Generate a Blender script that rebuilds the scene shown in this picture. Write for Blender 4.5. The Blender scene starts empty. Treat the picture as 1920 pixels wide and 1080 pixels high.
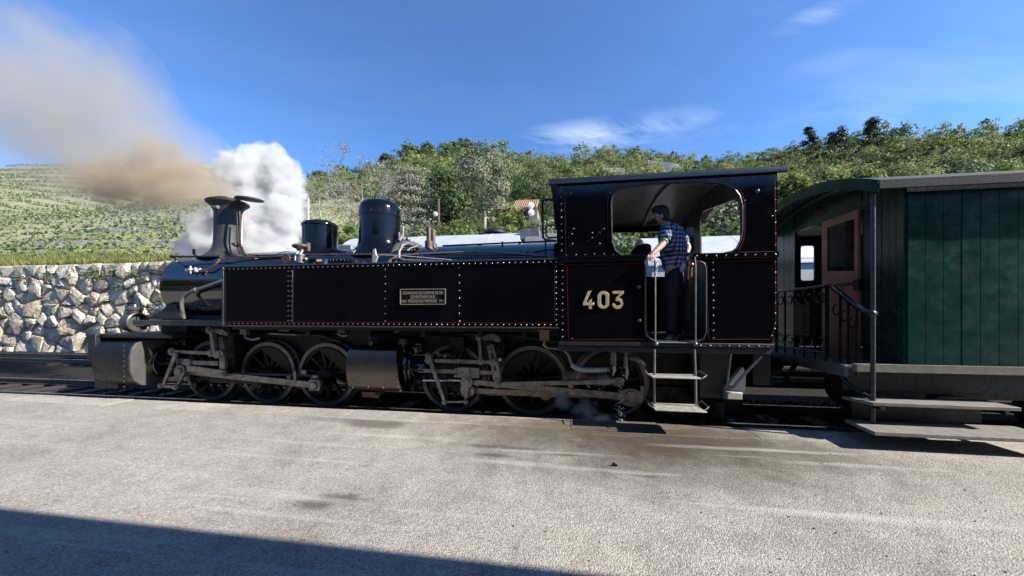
import bpy, math, random
import numpy as np
from mathutils import Vector, Matrix
from mathutils.geometry import tessellate_polygon
random.seed(7); rng = np.random.default_rng(7)
S = bpy.context.scene; COL = S.collection
R = math.radians
# ------------------------------------------------------------------ camera
F, HX, HY, TH, CAMZ = 660.0, 960.0, 588.0, R(8.81), 1.48
cam = bpy.data.cameras.new('camera'); camo = bpy.data.objects.new('camera', cam); COL.objects.link(camo)
cam.sensor_fit = 'HORIZONTAL'; cam.sensor_width = 36.0; cam.lens = 36.0 * F / 1920.0
cam.shift_y = (HY - 540.0) / 1920.0
cam.clip_start = 0.05; cam.clip_end = 3000
camo.location = (0, 0, CAMZ); camo.rotation_euler = (R(90), 0, TH)
S.camera = camo
# ------------------------------------------------------------------ sun and sky
SUN_EL, SUN_AZ = R(35.0), R(99.0)          # azimuth measured from +Y towards +X
sdir = Vector((math.cos(SUN_EL) * math.sin(SUN_AZ), math.cos(SUN_EL) * math.cos(SUN_AZ), math.sin(SUN_EL)))
sl = bpy.data.lights.new('sun', 'SUN'); sl.energy = 4.8; sl.angle = R(0.53); sl.color = (1.0, 0.93, 0.82)
so = bpy.data.objects.new('sun', sl); COL.objects.link(so)
so.rotation_euler = sdir.to_track_quat('Z', 'Y').to_euler(); so.location = (30, 0, 30)
S.view_settings.view_transform = 'Standard'; S.view_settings.look = 'None'
S.view_settings.exposure = 1.15; S.view_settings.gamma = 1.0
try: S.view_settings.use_curve_mapping = False
except Exception: pass
RV = Vector((math.cos(TH), math.sin(TH), 0)); FV = Vector((-math.sin(TH), math.cos(TH), 0))
def ray(px, py): return RV * ((px - HX) / F) + FV + Vector((0, 0, (HY - py) / F))
C0 = Vector((0, 0, CAMZ))
def W(px, py, Y):                       # point of the photo's ray on the vertical plane y = Y
    d = ray(px, py); return C0 + d * (Y / d.y)
def WX(px, py, X):                      # ... on the vertical plane x = X
    d = ray(px, py); return C0 + d * (X / d.x)
def wx(px, Y): return W(px, HY, Y).x
def wz(px, py, Y): return W(px, py, Y).z

world = bpy.data.worlds.new('World'); S.world = world; world.use_nodes = True
nt = world.node_tree; N = nt.nodes; K = nt.links; N.clear()
wout = N.new('ShaderNodeOutputWorld'); bg = N.new('ShaderNodeBackground'); bg.inputs[1].default_value = 0.104
sky = N.new('ShaderNodeTexSky'); sky.sky_type = 'NISHITA'; sky.sun_disc = False
sky.sun_elevation = SUN_EL; sky.sun_rotation = SUN_AZ; sky.altitude = 250; sky.air_density = 0.85; sky.dust_density = 0.25; sky.ozone_density = 3.2
tc = N.new('ShaderNodeTexCoord')
sep = N.new('ShaderNodeSeparateXYZ'); K.new(tc.outputs['Generated'], sep.inputs[0])
def wmath(op, a, b=None, c=None, clamp=False):
    n = N.new('ShaderNodeMath'); n.operation = op; n.use_clamp = clamp
    for i, v in enumerate((a, b, c)):
        if v is None: continue
        if isinstance(v, (int, float)): n.inputs[i].default_value = v
        else: K.new(v, n.inputs[i])
    return n.outputs[0]
zc = wmath('MAXIMUM', sep.outputs[2], 0.05)
cu = wmath('DIVIDE', sep.outputs[0], zc); cv = wmath('DIVIDE', sep.outputs[1], zc)
cmb = N.new('ShaderNodeCombineXYZ')
K.new(wmath('ADD', wmath('MULTIPLY', cu, 0.42), wmath('MULTIPLY', cv, 0.12)), cmb.inputs[0])
K.new(wmath('ADD', wmath('MULTIPLY', cv, 1.5), wmath('MULTIPLY', cu, -0.5)), cmb.inputs[1])
cn = N.new('ShaderNodeTexNoise'); cn.inputs['Scale'].default_value = 1.7; cn.inputs['Detail'].default_value = 9
cn.inputs['Roughness'].default_value = 0.62; cn.inputs['Distortion'].default_value = 0.9
K.new(cmb.outputs[0], cn.inputs['Vector'])
# cirrus wisps: patches of cloud at real directions in the sky
def patch(px, py, rad, squash):
    d = ray(px, py).normalized()
    v = N.new('ShaderNodeVectorMath'); v.operation = 'SUBTRACT'; K.new(tc.outputs['Generated'], v.inputs[0]); v.inputs[1].default_value = d
    w = N.new('ShaderNodeVectorMath'); w.operation = 'MULTIPLY'; K.new(v.outputs[0], w.inputs[0]); w.inputs[1].default_value = (1, 1, squash)
    l = N.new('ShaderNodeVectorMath'); l.operation = 'LENGTH'; K.new(w.outputs[0], l.inputs[0])
    return wmath('SUBTRACT', 1.0, wmath('DIVIDE', l.outputs['Value'], rad), clamp=True)
msk = wmath('MULTIPLY', patch(1140, 250, 0.26, 6.5), 0.95)
for a in ((1575, 10, 0.11, 6.0, 0.4), (1660, 210, 0.22, 2.0, 0.12), (1600, 100, 0.15, 6.0, 0.08), (1270, 272, 0.2, 8.0, 0.22), (1860, 250, 0.2, 2.5, 0.15)):
    msk = wmath('ADD', msk, wmath('MULTIPLY', patch(*a[:4]), a[4]))
msk = wmath('ADD', msk, 0.015)
cr = N.new('ShaderNodeMapRange'); cr.inputs[1].default_value = 0.42; cr.inputs[2].default_value = 0.86; K.new(cn.outputs[0], cr.inputs[0])
cl = wmath('MULTIPLY', cr.outputs[0], msk, clamp=True)
cmix = N.new('ShaderNodeMix'); cmix.data_type = 'RGBA'
tint = N.new('ShaderNodeMix'); tint.data_type = 'RGBA'; tint.blend_type = 'MULTIPLY'; tint.inputs[0].default_value = 1.0
K.new(sky.outputs[0], tint.inputs[6]); tint.inputs[7].default_value = (0.66, 0.90, 1.14, 1)
K.new(cl, cmix.inputs[0]); K.new(tint.outputs[2], cmix.inputs[6]); cmix.inputs[7].default_value = (8.6, 9.2, 9.8, 1)
K.new(cmix.outputs[2], bg.inputs[0]); K.new(bg.outputs[0], wout.inputs[0])
cy = S.cycles; cy.max_bounces = 8; cy.diffuse_bounces = 3; cy.glossy_bounces = 4; cy.transmission_bounces = 6
cy.transparent_max_bounces = 8; cy.volume_bounces = 3; cy.use_denoising = True; cy.volume_step_rate = 2.0; cy.volume_max_steps = 128
cy.sample_clamp_indirect = 6.0; cy.caustics_reflective = False; cy.caustics_refractive = False

# ------------------------------------------------------------------ mesh helpers
def frame_of(t):
    t = t.normalized(); a = Vector((0, 0, 1)) if abs(t.z) < 0.9 else Vector((1, 0, 0))
    u = t.cross(a).normalized(); return u, u.cross(t).normalized()
class MB:
    def __init__(s): s.v = []; s.f = []
    def add(s, vs, fs):
        o = len(s.v); s.v += [tuple(p) for p in vs]; s.f += [tuple(i + o for i in q) for q in fs]; return s
    def box(s, x0, x1, y0, y1, z0, z1):
        v = [(x, y, z) for x in (x0, x1) for y in (y0, y1) for z in (z0, z1)]
        return s.add(v, [(0, 1, 3, 2), (4, 6, 7, 5), (0, 4, 5, 1), (2, 3, 7, 6), (0, 2, 6, 4), (1, 5, 7, 3)])
    def bar(s, p, q, w, h, up=None):            # rectangular bar between two points
        p = Vector(p); q = Vector(q); t = (q - p).normalized()
        u = Vector(up) if up is not None else (Vector((0, 0, 1)) if abs(t.z) < .95 else Vector((0, 1, 0)))
        a = t.cross(u).normalized() * (w / 2); b = a.cross(t).normalized() * (h / 2)
        v = [c + a * i + b * j for c in (p, q) for i, j in ((-1, -1), (1, -1), (1, 1), (-1, 1))]
        return s.add(v, [(3, 2, 1, 0), (4, 5, 6, 7), (0, 1, 5, 4), (1, 2, 6, 5), (2, 3, 7, 6), (3, 0, 4, 7)])
    def cyl(s, p, q, r, n=16, r2=None, caps=True):
        p = Vector(p); q = Vector(q); r2 = r if r2 is None else r2; u, w = frame_of(q - p)
        v = []
        for c, rr in ((p, r), (q, r2)):
            for i in range(n):
                a = 2 * math.pi * i / n; v.append(c + u * math.cos(a) * rr + w * math.sin(a) * rr)
        f = [(i, (i + 1) % n, n + (i + 1) % n, n + i) for i in range(n)]
        if caps: f += [tuple(range(n - 1, -1, -1)), tuple(range(n, 2 * n))]
        return s.add(v, f)
    def tube(s, pts, r, n=8, closed=False):
        pts = [Vector(p) for p in pts]; m = len(pts); rs = r if isinstance(r, (list, tuple)) else [r] * m
        v = []; u = None
        for i, p in enumerate(pts):
            a = pts[i - 1] if i or closed else p; b = pts[(i + 1) % m] if i < m - 1 or closed else p
            t = (b - a).normalized()
            if u is None: u, _ = frame_of(t)
            u = (u - t * u.dot(t)).normalized(); w = t.cross(u)
            v += [p + (u * math.cos(2 * math.pi * k / n) + w * math.sin(2 * math.pi * k / n)) * rs[i] for k in range(n)]
        f = [(i % m * n + k, i % m * n + (k + 1) % n, (i + 1) % m * n + (k + 1) % n, (i + 1) % m * n + k)
             for i in range(m if closed else m - 1) for k in range(n)]
        if not closed: f += [tuple(range(n - 1, -1, -1)), tuple((m - 1) * n + k for k in range(n))]
        return s.add(v, f)
    def lathe(s, prof, c, axis='z', n=32, a0=0.0, a1=2 * math.pi, loop=False):   # prof: (radius, along)
        c = Vector(c); full = a1 - a0 > 6.28; m = len(prof); k = n if full else n + 1; v = []
        for i in range(k):
            a = a0 + (a1 - a0) * i / n; ca, sa = math.cos(a), math.sin(a)
            for r, h in prof:
                v.append(c + (Vector((r * ca, r * sa, h)) if axis == 'z' else Vector((r * ca, h, r * sa)) if axis == 'y' else Vector((h, r * ca, r * sa))))
        f = []
        for i in range(n):
            j = (i + 1) % k
            for q in range(m if loop else m - 1):
                q2 = (q + 1) % m; f.append((i * m + q, j * m + q, j * m + q2, i * m + q2))
        return s.add(v, f)
    def ball(s, c, r, nu=12, nv=8):
        r = r if isinstance(r, (list, tuple)) else (r, r, r); c = Vector(c); v = [c + Vector((0, 0, r[2]))]
        for j in range(1, nv):
            b = math.pi * j / nv
            v += [c + Vector((r[0] * math.sin(b) * math.cos(2 * math.pi * i / nu), r[1] * math.sin(b) * math.sin(2 * math.pi * i / nu), r[2] * math.cos(b))) for i in range(nu)]
        v.append(c - Vector((0, 0, r[2]))); f = [(0, 1 + i, 1 + (i + 1) % nu) for i in range(nu)]
        for j in range(nv - 2):
            f += [(1 + j * nu + i, 1 + (j + 1) * nu + i, 1 + (j + 1) * nu + (i + 1) % nu, 1 + j * nu + (i + 1) % nu) for i in range(nu)]
        e = len(v) - 1; b0 = 1 + (nv - 2) * nu; f += [(e, b0 + (i + 1) % nu, b0 + i) for i in range(nu)]
        return s.add(v, f)
    def rivet(s, c, r=.013, d=(0, -1, 0), n=7):
        d = Vector(d).normalized(); u, w = frame_of(d); c = Vector(c); v = []
        for rr, h in ((1, 0), (.75, .5), (.3, .78)):
            v += [c + (u * math.cos(2 * math.pi * i / n) + w * math.sin(2 * math.pi * i / n)) * (rr * r) + d * (h * r) for i in range(n)]
        f = [(j * n + i, j * n + (i + 1) % n, (j + 1) * n + (i + 1) % n, (j + 1) * n + i) for j in (0, 1) for i in range(n)]
        f.append(tuple(2 * n + i for i in range(n))); return s.add(v, f)
    def plate(s, outer, holes=(), a0=0., a1=1., plane='xz'):       # flat polygon with holes, given thickness
        loops = [list(outer)] + [list(h) for h in holes]; flat = [p for l in loops for p in l]
        tri = tessellate_polygon([[Vector((p[0], p[1], 0)) for p in l] for l in loops]); m = len(flat)
        def P(p, a): return (p[0], a, p[1]) if plane == 'xz' else (a, p[0], p[1]) if plane == 'yz' else (p[0], p[1], a)
        v = [P(p, a0) for p in flat] + [P(p, a1) for p in flat]
        f = [tuple(t) for t in tri] + [tuple(i + m for i in reversed(t)) for t in tri]; o = 0
        for l in loops:
            k = len(l); f += [(o + i, o + (i + 1) % k, m + o + (i + 1) % k, m + o + i) for i in range(k)]; o += k
        return s.add(v, f)
    def mesh(s, name, m, smooth=35, recalc=True):
        me = bpy.data.meshes.new(name); me.from_pydata(s.v, [], s.f)
        if recalc:
            import bmesh
            b = bmesh.new(); b.from_mesh(me); bmesh.ops.recalc_face_normals(b, faces=b.faces); b.to_mesh(me); b.free()
        for x in (m if isinstance(m, (list, tuple)) else [m]): me.materials.append(x)
        if smooth:
            me.polygons.foreach_set('use_smooth', [True] * len(me.polygons)); me.set_sharp_from_angle(angle=R(smooth))
        return me
    def build(s, name, m, parent=None, smooth=35, bevel=0, recalc=True):
        return link(name, s.mesh(name, m, smooth, recalc), parent, bevel)
def put(o, parent):
    COL.objects.link(o)
    if parent is not None:
        o.parent = parent
        if parent.type == 'EMPTY': o.matrix_parent_inverse = wm(parent).inverted()
        else: o.matrix_parent_inverse = wm(parent).inverted()
    return o
def wm(o):
    m = Matrix.LocRotScale(o.location, o.rotation_euler, o.scale)
    return wm(o.parent) @ o.matrix_parent_inverse @ m if o.parent else m
def link(name, me, parent=None, bevel=0):
    o = put(bpy.data.objects.new(name, me), parent)
    if bevel:
        b = o.modifiers.new('bevel', 'BEVEL'); b.width = bevel; b.segments = 2; b.limit_method = 'ANGLE'; b.angle_limit = R(40)
    return o
def tag(o, label=None, cat=None, group=None, kind=None):
    for k, v in (('label', label), ('category', cat), ('group', group), ('kind', kind)):
        if v: o[k] = v
    return o
def empty(name, loc, rz=0, label=None, cat=None, group=None):
    o = bpy.data.objects.new(name, None); COL.objects.link(o); o.location = loc; o.rotation_euler = (0, 0, rz); o.empty_display_size = .3
    return tag(o, label, cat, group)
def quads(name, V, m, parent=None, tint=None, smooth=False):      # V: (n,4,3) array of leaf quads
    n = len(V); me = bpy.data.meshes.new(name)
    me.vertices.add(n * 4); me.vertices.foreach_set('co', np.ascontiguousarray(V, dtype=np.float32).ravel())
    me.loops.add(n * 4); me.loops.foreach_set('vertex_index', np.arange(n * 4, dtype=np.int32))
    me.polygons.add(n); me.polygons.foreach_set('loop_start', np.arange(0, n * 4, 4, dtype=np.int32))
    me.update(calc_edges=True)
    if tint is not None:
        a = me.attributes.new('tint', 'FLOAT', 'FACE'); a.data.foreach_set('value', np.asarray(tint, dtype=np.float32))
    me.materials.append(m)
    return link(name, me, parent)
def rquads(C, size, bias=None, aspect=1.0, rg=rng, loose=.42):                # random leaf quads at centres C
    n = len(C); nrm = rg.normal(size=(n, 3))
    if bias is not None: nrm = nrm * loose + bias
    nrm /= np.linalg.norm(nrm, axis=1, keepdims=True) + 1e-9
    t = np.cross(nrm, rg.normal(size=(n, 3))); t /= np.linalg.norm(t, axis=1, keepdims=True) + 1e-9
    b = np.cross(nrm, t); sz = (np.asarray(size) * rg.uniform(.6, 1.3, n))[:, None] / 2
    return np.stack([C - t * sz * aspect, C - b * sz, C + t * sz * aspect, C + b * sz], 1)

# ------------------------------------------------------------------ materials
def newmat(name):
    m = bpy.data.materials.new(name); m.use_nodes = True; t = m.node_tree
    return m, t, t.nodes['Principled BSDF']
def nnoise(t, sc, det=4, rough=.55, vec=None, coord='Object'):
    n = t.nodes.new('ShaderNodeTexNoise'); n.inputs['Scale'].default_value = sc; n.inputs['Detail'].default_value = det; n.inputs['Roughness'].default_value = rough
    if vec is None:
        c = t.nodes.new('ShaderNodeTexCoord'); vec = c.outputs[coord]
    t.links.new(vec, n.inputs['Vector']); return n.outputs[0]
def ramp(t, fac, stops):
    r = t.nodes.new('ShaderNodeValToRGB'); e = r.color_ramp.elements
    while len(e) < len(stops): e.new(.5)
    for x, (p, c) in zip(e, stops): x.position = p; x.color = (*c, 1) if len(c) == 3 else c
    t.links.new(fac, r.inputs[0]); return r.outputs[0]
def mrange(t, v, a, b, c, d):
    n = t.nodes.new('ShaderNodeMapRange'); t.links.new(v, n.inputs[0])
    for i, x in enumerate((a, b, c, d)): n.inputs[i + 1].default_value = x
    return n.outputs[0]
def pm(name, col, rough=.5, metal=0., var=.2, vs=6., rvar=.1, bump=0., bs=60., spec=.5, coat=0., col2=None, det=5):
    m, t, b = newmat(name)
    c2 = col2 or tuple(c * (1 + var) for c in col); c1 = tuple(c * (1 - var) for c in col)
    nz = nnoise(t, vs, det, .6)
    t.links.new(ramp(t, nz, [(.3, c1), (.7, c2)]), b.inputs['Base Color'])
    nz2 = nnoise(t, vs * 2.7, 4, .65)
    t.links.new(mrange(t, nz2, .3, .7, max(.02, rough - rvar), min(1, rough + rvar)), b.inputs['Roughness'])
    b.inputs['Metallic'].default_value = metal; b.inputs['Specular IOR Level'].default_value = spec; b.inputs['Coat Weight'].default_value = coat
    if bump:
        bn = t.nodes.new('ShaderNodeBump'); bn.inputs['Strength'].default_value = bump; bn.inputs['Distance'].default_value = .01
        t.links.new(nnoise(t, bs, 5, .6), bn.inputs['Height']); t.links.new(bn.outputs[0], b.inputs['Normal'])
    return m
M = {}
M['black'] = pm('black_gloss_paint', (.003, .0033, .005), .11, var=.35, vs=2.5, rvar=.06, bump=.02, bs=3.5, spec=.95, coat=.6)
M['dome'] = pm('black_dome_paint', (.003, .0033, .0045), .12, var=.35, vs=2.5, rvar=.06, bump=.02, bs=3.5, spec=.4)
M['sheet'] = pm('black_sheet_paint', (.0028, .003, .0045), .12, var=.5, vs=2.0, rvar=.06, bump=.06, bs=1.6)
M['matt'] = pm('black_matt_paint', (.012, .012, .013), .55, var=.4, vs=6, rvar=.15, bump=.1, bs=40)
M['sooty'] = pm('sooty_black', (.03, .03, .032), .58, var=.4, vs=9, rvar=.1, bump=.25, bs=55)
M['under'] = pm('oily_black', (.0035, .0035, .004), .5, var=.5, vs=7, rvar=.2, bump=.2, bs=30)
M['steel'] = pm('worn_motion_steel', (.24, .225, .21), .36, .7, var=.45, vs=13, rvar=.2, bump=.06, bs=70)
M['tyre'] = pm('worn_tyre_steel', (.21, .20, .185), .45, .55, var=.3, vs=8, rvar=.14, bump=.06, bs=60)
M['bright'] = pm('bright_piston_steel', (.6, .6, .6), .14, 1., var=.08, vs=12, rvar=.06)
M['bead'] = pm('steel_beading', (.10, .10, .105), .3, .6, var=.25, vs=10, rvar=.1)
M['rivet'] = pm('rivet_black', (.17, .17, .175), .22, .95, var=.2, vs=10, rvar=.06)
M['brown'] = pm('polished_cylinder_sheet', (.15, .128, .11), .34, .75, var=.12, vs=3, rvar=.08, bump=.02, bs=5)
M['brass'] = pm('brass', (.55, .40, .19), .32, .9, var=.2, vs=14, rvar=.1)
M['numeral'] = pm('cast_brass_numeral', (.66, .51, .28), .45, .3, var=.15, vs=14, rvar=.1)
M['copper'] = pm('copper_pipe', (.42, .21, .13), .34, .9, var=.3, vs=10, rvar=.12)
M['red'] = pm('red_lining', (.13, .012, .014), .35, var=.15, vs=10)
M['hose'] = pm('lagged_hose', (.07, .07, .068), .8, var=.3, vs=20, bump=.5, bs=120)
M['greypipe'] = pm('grey_pipe', (.22, .21, .2), .4, .6, var=.25, vs=12)
M['galv'] = pm('pale_galvanised', (.5, .5, .48), .5, .4, var=.2, vs=10, bump=.1, bs=60)
M['tread'] = pm('worn_step_tread', (.34, .33, .31), .6, .3, var=.3, vs=18, bump=.5, bs=90)
M['ceiling'] = pm('cream_cab_paint', (.52, .50, .46), .3, var=.15, vs=4)
M['green'] = pm('dark_green_coach_paint', (.004, .036, .026), .25, var=.25, vs=3, rvar=.08)
M['wood'] = pm('varnished_brown_door', (.36, .13, .085), .35, var=.3, vs=6, rvar=.1)
M['plank'] = pm('weathered_sill_board', (.17, .16, .145), .8, var=.25, vs=12, bump=.2, bs=40)
M['felt'] = pm('roof_felt', (.035, .038, .04), .9, var=.4, vs=45, bump=.7, bs=90)
M['silver'] = pm('silver_roof_paint', (.55, .57, .58), .38, .25, var=.1, vs=3, rvar=.1, bump=.05, bs=12)
M['cream'] = pm('cream_coach_paint', (.68, .66, .58), .4, var=.08, vs=3)
M['greyroof'] = pm('weathered_grey_roof', (.16, .165, .17), .55, .2, var=.2, vs=5)
M['white'] = pm('white_paint', (.78, .78, .76), .5, var=.06, vs=8)
M['rust'] = pm('rusty_steel', (.16, .085, .055), .8, var=.4, vs=10, bump=.3, bs=60)
M['rail'] = pm('rail_steel', (.10, .085, .075), .5, .5, var=.35, vs=14)
M['railhead'] = pm('rail_head_polished', (.45, .43, .40), .25, 1., var=.15, vs=9)
M['sleeper'] = pm('oily_sleeper', (.035, .028, .024), .85, var=.4, vs=10, bump=.4, bs=40)
M['ballast'] = pm('dark_ballast', (.024, .022, .021), .95, var=.5, vs=24, bump=1., bs=34, spec=.1)
M['skin'] = pm('skin', (.50, .31, .23), .5, var=.12, vs=25)
M['hair'] = pm('dark_hair', (.018, .014, .012), .6, var=.3, vs=40)
M['cap'] = pm('dark_cap_cloth', (.012, .012, .014), .85, var=.3, vs=50)
M['trouser'] = pm('dark_work_trousers', (.012, .013, .018), .85, var=.3, vs=20, bump=.3, bs=25)
M['stucco'] = pm('pale_render_wall', (.27, .235, .18), .85, var=.12, vs=2, bump=.2, bs=25)
M['tile'] = pm('terracotta_roof', (.30, .165, .105), .8, var=.3, vs=8, bump=.3, bs=20)
M['darkwin'] = pm('dark_glass', (.01, .012, .014), .08, var=.2)
M['pole'] = pm('brown_wood_pole', (.12, .06, .035), .8, var=.3, vs=8)
M['bark'] = pm('grey_bark', (.22, .20, .17), .9, var=.35, vs=9, bump=.5, bs=20)
M['palebark'] = pm('pale_bark', (.36, .34, .30), .85, var=.3, vs=6, bump=.3, bs=16)
M['twig'] = pm('bare_twig', (.30, .285, .25), .9, var=.25, vs=4)
M['crown_iron'] = pm('wrought_iron_black', (.009, .009, .01), .28, var=.3, vs=12, rvar=.08)
M['plate'] = pm('dull_plate_brass', (.36, .32, .26), .5, .4, var=.15, vs=14)
M['enamel'] = pm('black_plate_enamel', (.01, .01, .011), .25)
M['building'] = pm('shaded_station_wall', (.22, .19, .15), .85, var=.12, vs=1.5)
M['canopy'] = pm('dark_canopy_boards', (.07, .055, .045), .8, var=.2, vs=4)
def leafmat(name, stops, trans=.3, rough=.6):
    m, t, b = newmat(name)
    at = t.nodes.new('ShaderNodeAttribute'); at.attribute_name = 'tint'
    g = nnoise(t, .9, 3, .5)
    add = t.nodes.new('ShaderNodeMath'); add.operation = 'MULTIPLY_ADD'; t.links.new(g, add.inputs[0]); add.inputs[1].default_value = .35
    sb = t.nodes.new('ShaderNodeMath'); sb.operation = 'SUBTRACT'; t.links.new(at.outputs['Fac'], sb.inputs[0]); sb.inputs[1].default_value = .175
    t.links.new(sb.outputs[0], add.inputs[2])
    c = ramp(t, add.outputs[0], stops); t.links.new(c, b.inputs['Base Color']); b.inputs['Roughness'].default_value = rough; b.inputs['Specular IOR Level'].default_value = .25
    tr = t.nodes.new('ShaderNodeBsdfTranslucent'); t.links.new(c, tr.inputs[0]); mx = t.nodes.new('ShaderNodeMixShader'); mx.inputs[0].default_value = trans
    t.links.new(b.outputs[0], mx.inputs[1]); t.links.new(tr.outputs[0], mx.inputs[2]); t.links.new(mx.outputs[0], t.nodes['Material Output'].inputs[0])
    return m
M['wood_leaf'] = leafmat('woodland_leaves', [(0., (.07, .10, .042)), (.3, (.125, .17, .06)), (.55, (.19, .235, .08)), (.8, (.27, .295, .11)), (1., (.25, .215, .11))], .45)
M['oak_leaf'] = leafmat('dark_green_leaves', [(0., (.055, .088, .038)), (.5, (.10, .15, .062)), (1., (.155, .20, .085))], .42)
M['grey_leaf'] = leafmat('grey_green_leaves', [(0., (.10, .12, .075)), (.5, (.21, .23, .15)), (1., (.30, .31, .21))], .35)
M['lime_leaf'] = leafmat('bright_green_leaves', [(0., (.085, .13, .03)), (.5, (.16, .215, .05)), (1., (.25, .29, .08))], .35)
M['cedar_leaf'] = leafmat('silvery_needles', [(0., (.16, .175, .13)), (.5, (.24, .25, .185)), (1., (.33, .33, .25))], .3)
M['pine_leaf'] = leafmat('dark_pine_needles', [(0., (.018, .035, .016)), (.5, (.03, .055, .024)), (1., (.05, .08, .03))], .15)
M['vine_leaf'] = leafmat('vine_leaves', [(0., (.12, .155, .075)), (.5, (.19, .23, .115)), (1., (.28, .30, .17))], .35)
M['grass'] = leafmat('dry_green_grass', [(0., (.11, .14, .04)), (.5, (.18, .205, .06)), (1., (.28, .27, .11))], .35)
# ------------------------------------------------------------------ layout constants (metres)
YT, YW, YC, YF = 4.32, 4.95, 5.52, 6.72      # tank side, wheel face, centre line, far side
ZR = 0.05                                     # rail top
def pz(lst, Y): return [(lambda p: (p.x, p.z))(W(a, b, Y)) for a, b in lst]
def rpoly(pts, rad, n=5):                     # polygon with rounded corners
    out = []; k = len(pts)
    for i in range(k):
        p = Vector(pts[i]); a = Vector(pts[i - 1]) - p; b = Vector(pts[(i + 1) % k]) - p
        r = rad[i] if isinstance(rad, (list, tuple)) else rad
        if r <= 0: out.append(tuple(p)); continue
        r = min(r, a.length * .48, b.length * .48); p0 = p + a.normalized() * r; p1 = p + b.normalized() * r
        for j in range(n + 1):
            t = j / n; out.append(tuple(p0 * (1 - t) ** 2 + p * 2 * t * (1 - t) + p1 * t * t))
    return out
def row(mb, a, b, Y, step, r, skip_end=False):
    a = Vector(a); b = Vector(b); n = max(1, round((b - a).length / step))
    for i in range(n + (0 if skip_end else 1)):
        p = a.lerp(b, i / n); mb.rivet((p.x, Y, p.y), r)
def ribbon(mb, pts, Y, w, closed=False, t=.0015): # flat painted line standing a hair proud
    pts = [Vector(p) for p in pts]; k = len(pts); L_, R_ = [], []
    for i, p in enumerate(pts):
        a = pts[i - 1] if i or closed else p; b = pts[(i + 1) % k] if i < k - 1 or closed else p
        d = (b - a).normalized(); nrm = Vector((-d.y, d.x)) * w / 2; L_.append(p + nrm); R_.append(p - nrm)
    for i in range(k if closed else k - 1):
        j = (i + 1) % k; q = [L_[i], L_[j], R_[j], R_[i]]
        mb.plate([tuple(c) for c in q], (), Y - t, Y)
# ================================================================== STEAM LOCOMOTIVE
LOCO = empty('steam_locomotive', (-2.2, YC, ZR), label='black articulated steam tank engine numbered 403 standing at the platform', cat='steam engine')
def part(mb, name, m, parent=None, **kw): return mb.build(name, m, parent or LOCO, **kw)
TX0, TX1, TZ0, TZ1 = wx(419, YT), wx(1048, YT), 1.312, 2.143
CX0, CX1 = wx(1044, YT), wx(1457, YT)
EAVE, WAIST0, WAIST1, CZ0 = 3.075, 2.105, 2.17, 1.145
BR, BZ = .62, 1.935                            # boiler radius and axis height
XF = -6.73
# frames, decks
fm = MB().box(-6.5, 2.35, 5.10, 5.94, .46, 1.18).box(-4.35, .1, 4.98, 6.06, 1.12, 1.25).box(-2.6, -1.6, 4.98, 6.06, .4, 1.15)
part(fm, 'main_frame', M['under'])
part(MB().box(TX0 + .02, .14, YT + .12, YF - .12, 1.25, 1.296), 'tank_deck', M['matt'])
# ---- boiler
BL = part(MB().lathe([(BR + .012, -5.35), (BR + .012, .12)], (0, YC, BZ), 'x', 56), 'boiler', M['black'])
for x in (-4.75, -3.72, -2.55, -1.35, -.25): part(MB().lathe([(BR + .011, x - .022), (BR + .018, x - .02), (BR + .018, x + .02), (BR + .011, x + .022)], (0, YC, BZ), 'x', 56), 'boiler_band', M['black'], BL)
SB = part(MB().lathe([(.05, XF - .10), (.3, XF - .085), (.50, XF - .03), (.52, XF), (BR - .03, XF), (BR, XF + .025), (BR, -5.40), (BR - .03, -5.36)], (0, YC, BZ), 'x', 64), 'smokebox', M['black'])
d_ = MB().lathe([(.0, XF - .125), (.06, XF - .12), (.06, XF - .09)], (0, YC, BZ), 'x', 16).cyl((XF - .11, YC, BZ - .22), (XF - .11, YC, BZ + .22), .014, 8)
for a in (-.18, .18): d_.box(XF - .1, XF - .05, YC - .48, YC + .3, BZ + a - .025, BZ + a + .025)
part(d_, 'smokebox_door_strap', M['sooty'], SB)
rv = MB()
for k in range(44):
    a = 2 * math.pi * k / 44; c, s = math.cos(a), math.sin(a); rv.rivet((XF + .06, YC + c * BR, BZ + s * BR), .009, (0, c, s), 6)
tag(part(rv, 'rivet', M['rivet'], SB), kind='stuff')
# saddle gusset beside the smokebox
gs = MB()
for yy in (4.98, 6.0): gs.plate(pz([(268, 598), (300, 586), (316, 566), (322, 555), (328, 556), (331, 575), (342, 598)], 4.98), (), yy, yy + .09)
part(gs.box(-6.95, -5.6, 5.1, 5.94, 1.15, 1.45), 'smokebox_saddle', M['sooty'], bevel=.012)
# ---- chimney
CHX = -6.07
CH = part(MB().lathe([(.44, 2.44), (.36, 2.50), (.285, 2.565), (.235, 2.64), (.212, 2.74), (.205, 2.95), (.205, 3.30), (.222, 3.345), (.225, 3.36), (.25, 3.40),
                      (.32, 3.46), (.325, 3.485), (.30, 3.505), (.21, 3.515), (.20, 3.55), (.17, 3.55), (.17, 3.3)], (CHX, YC, 0), 'z', 48), 'chimney', M['sooty'])
lid = MB().lathe([(0, .02), (.19, .018), (.215, .004), (.215, -.012), (.2, -.018), (0, -.018)], (0, 0, 0), 'z', 36).box(-.33, -.19, -.03, .03, -.012, .012)
lo = part(lid, 'chimney_lid', M['sooty'], CH); p_ = W(468, 373.5, 5.42); lo.location = p_; lo.rotation_euler = (R(4), R(5), R(-5))
ck = MB().cyl(W(398, 387, 5.3), W(409, 388, 5.27), .03, 10).cyl(W(402, 380, 5.3), W(402, 390, 5.3), .016, 8)
part(ck, 'lid_bracket', M['greypipe'], CH)
ex = MB()
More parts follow.
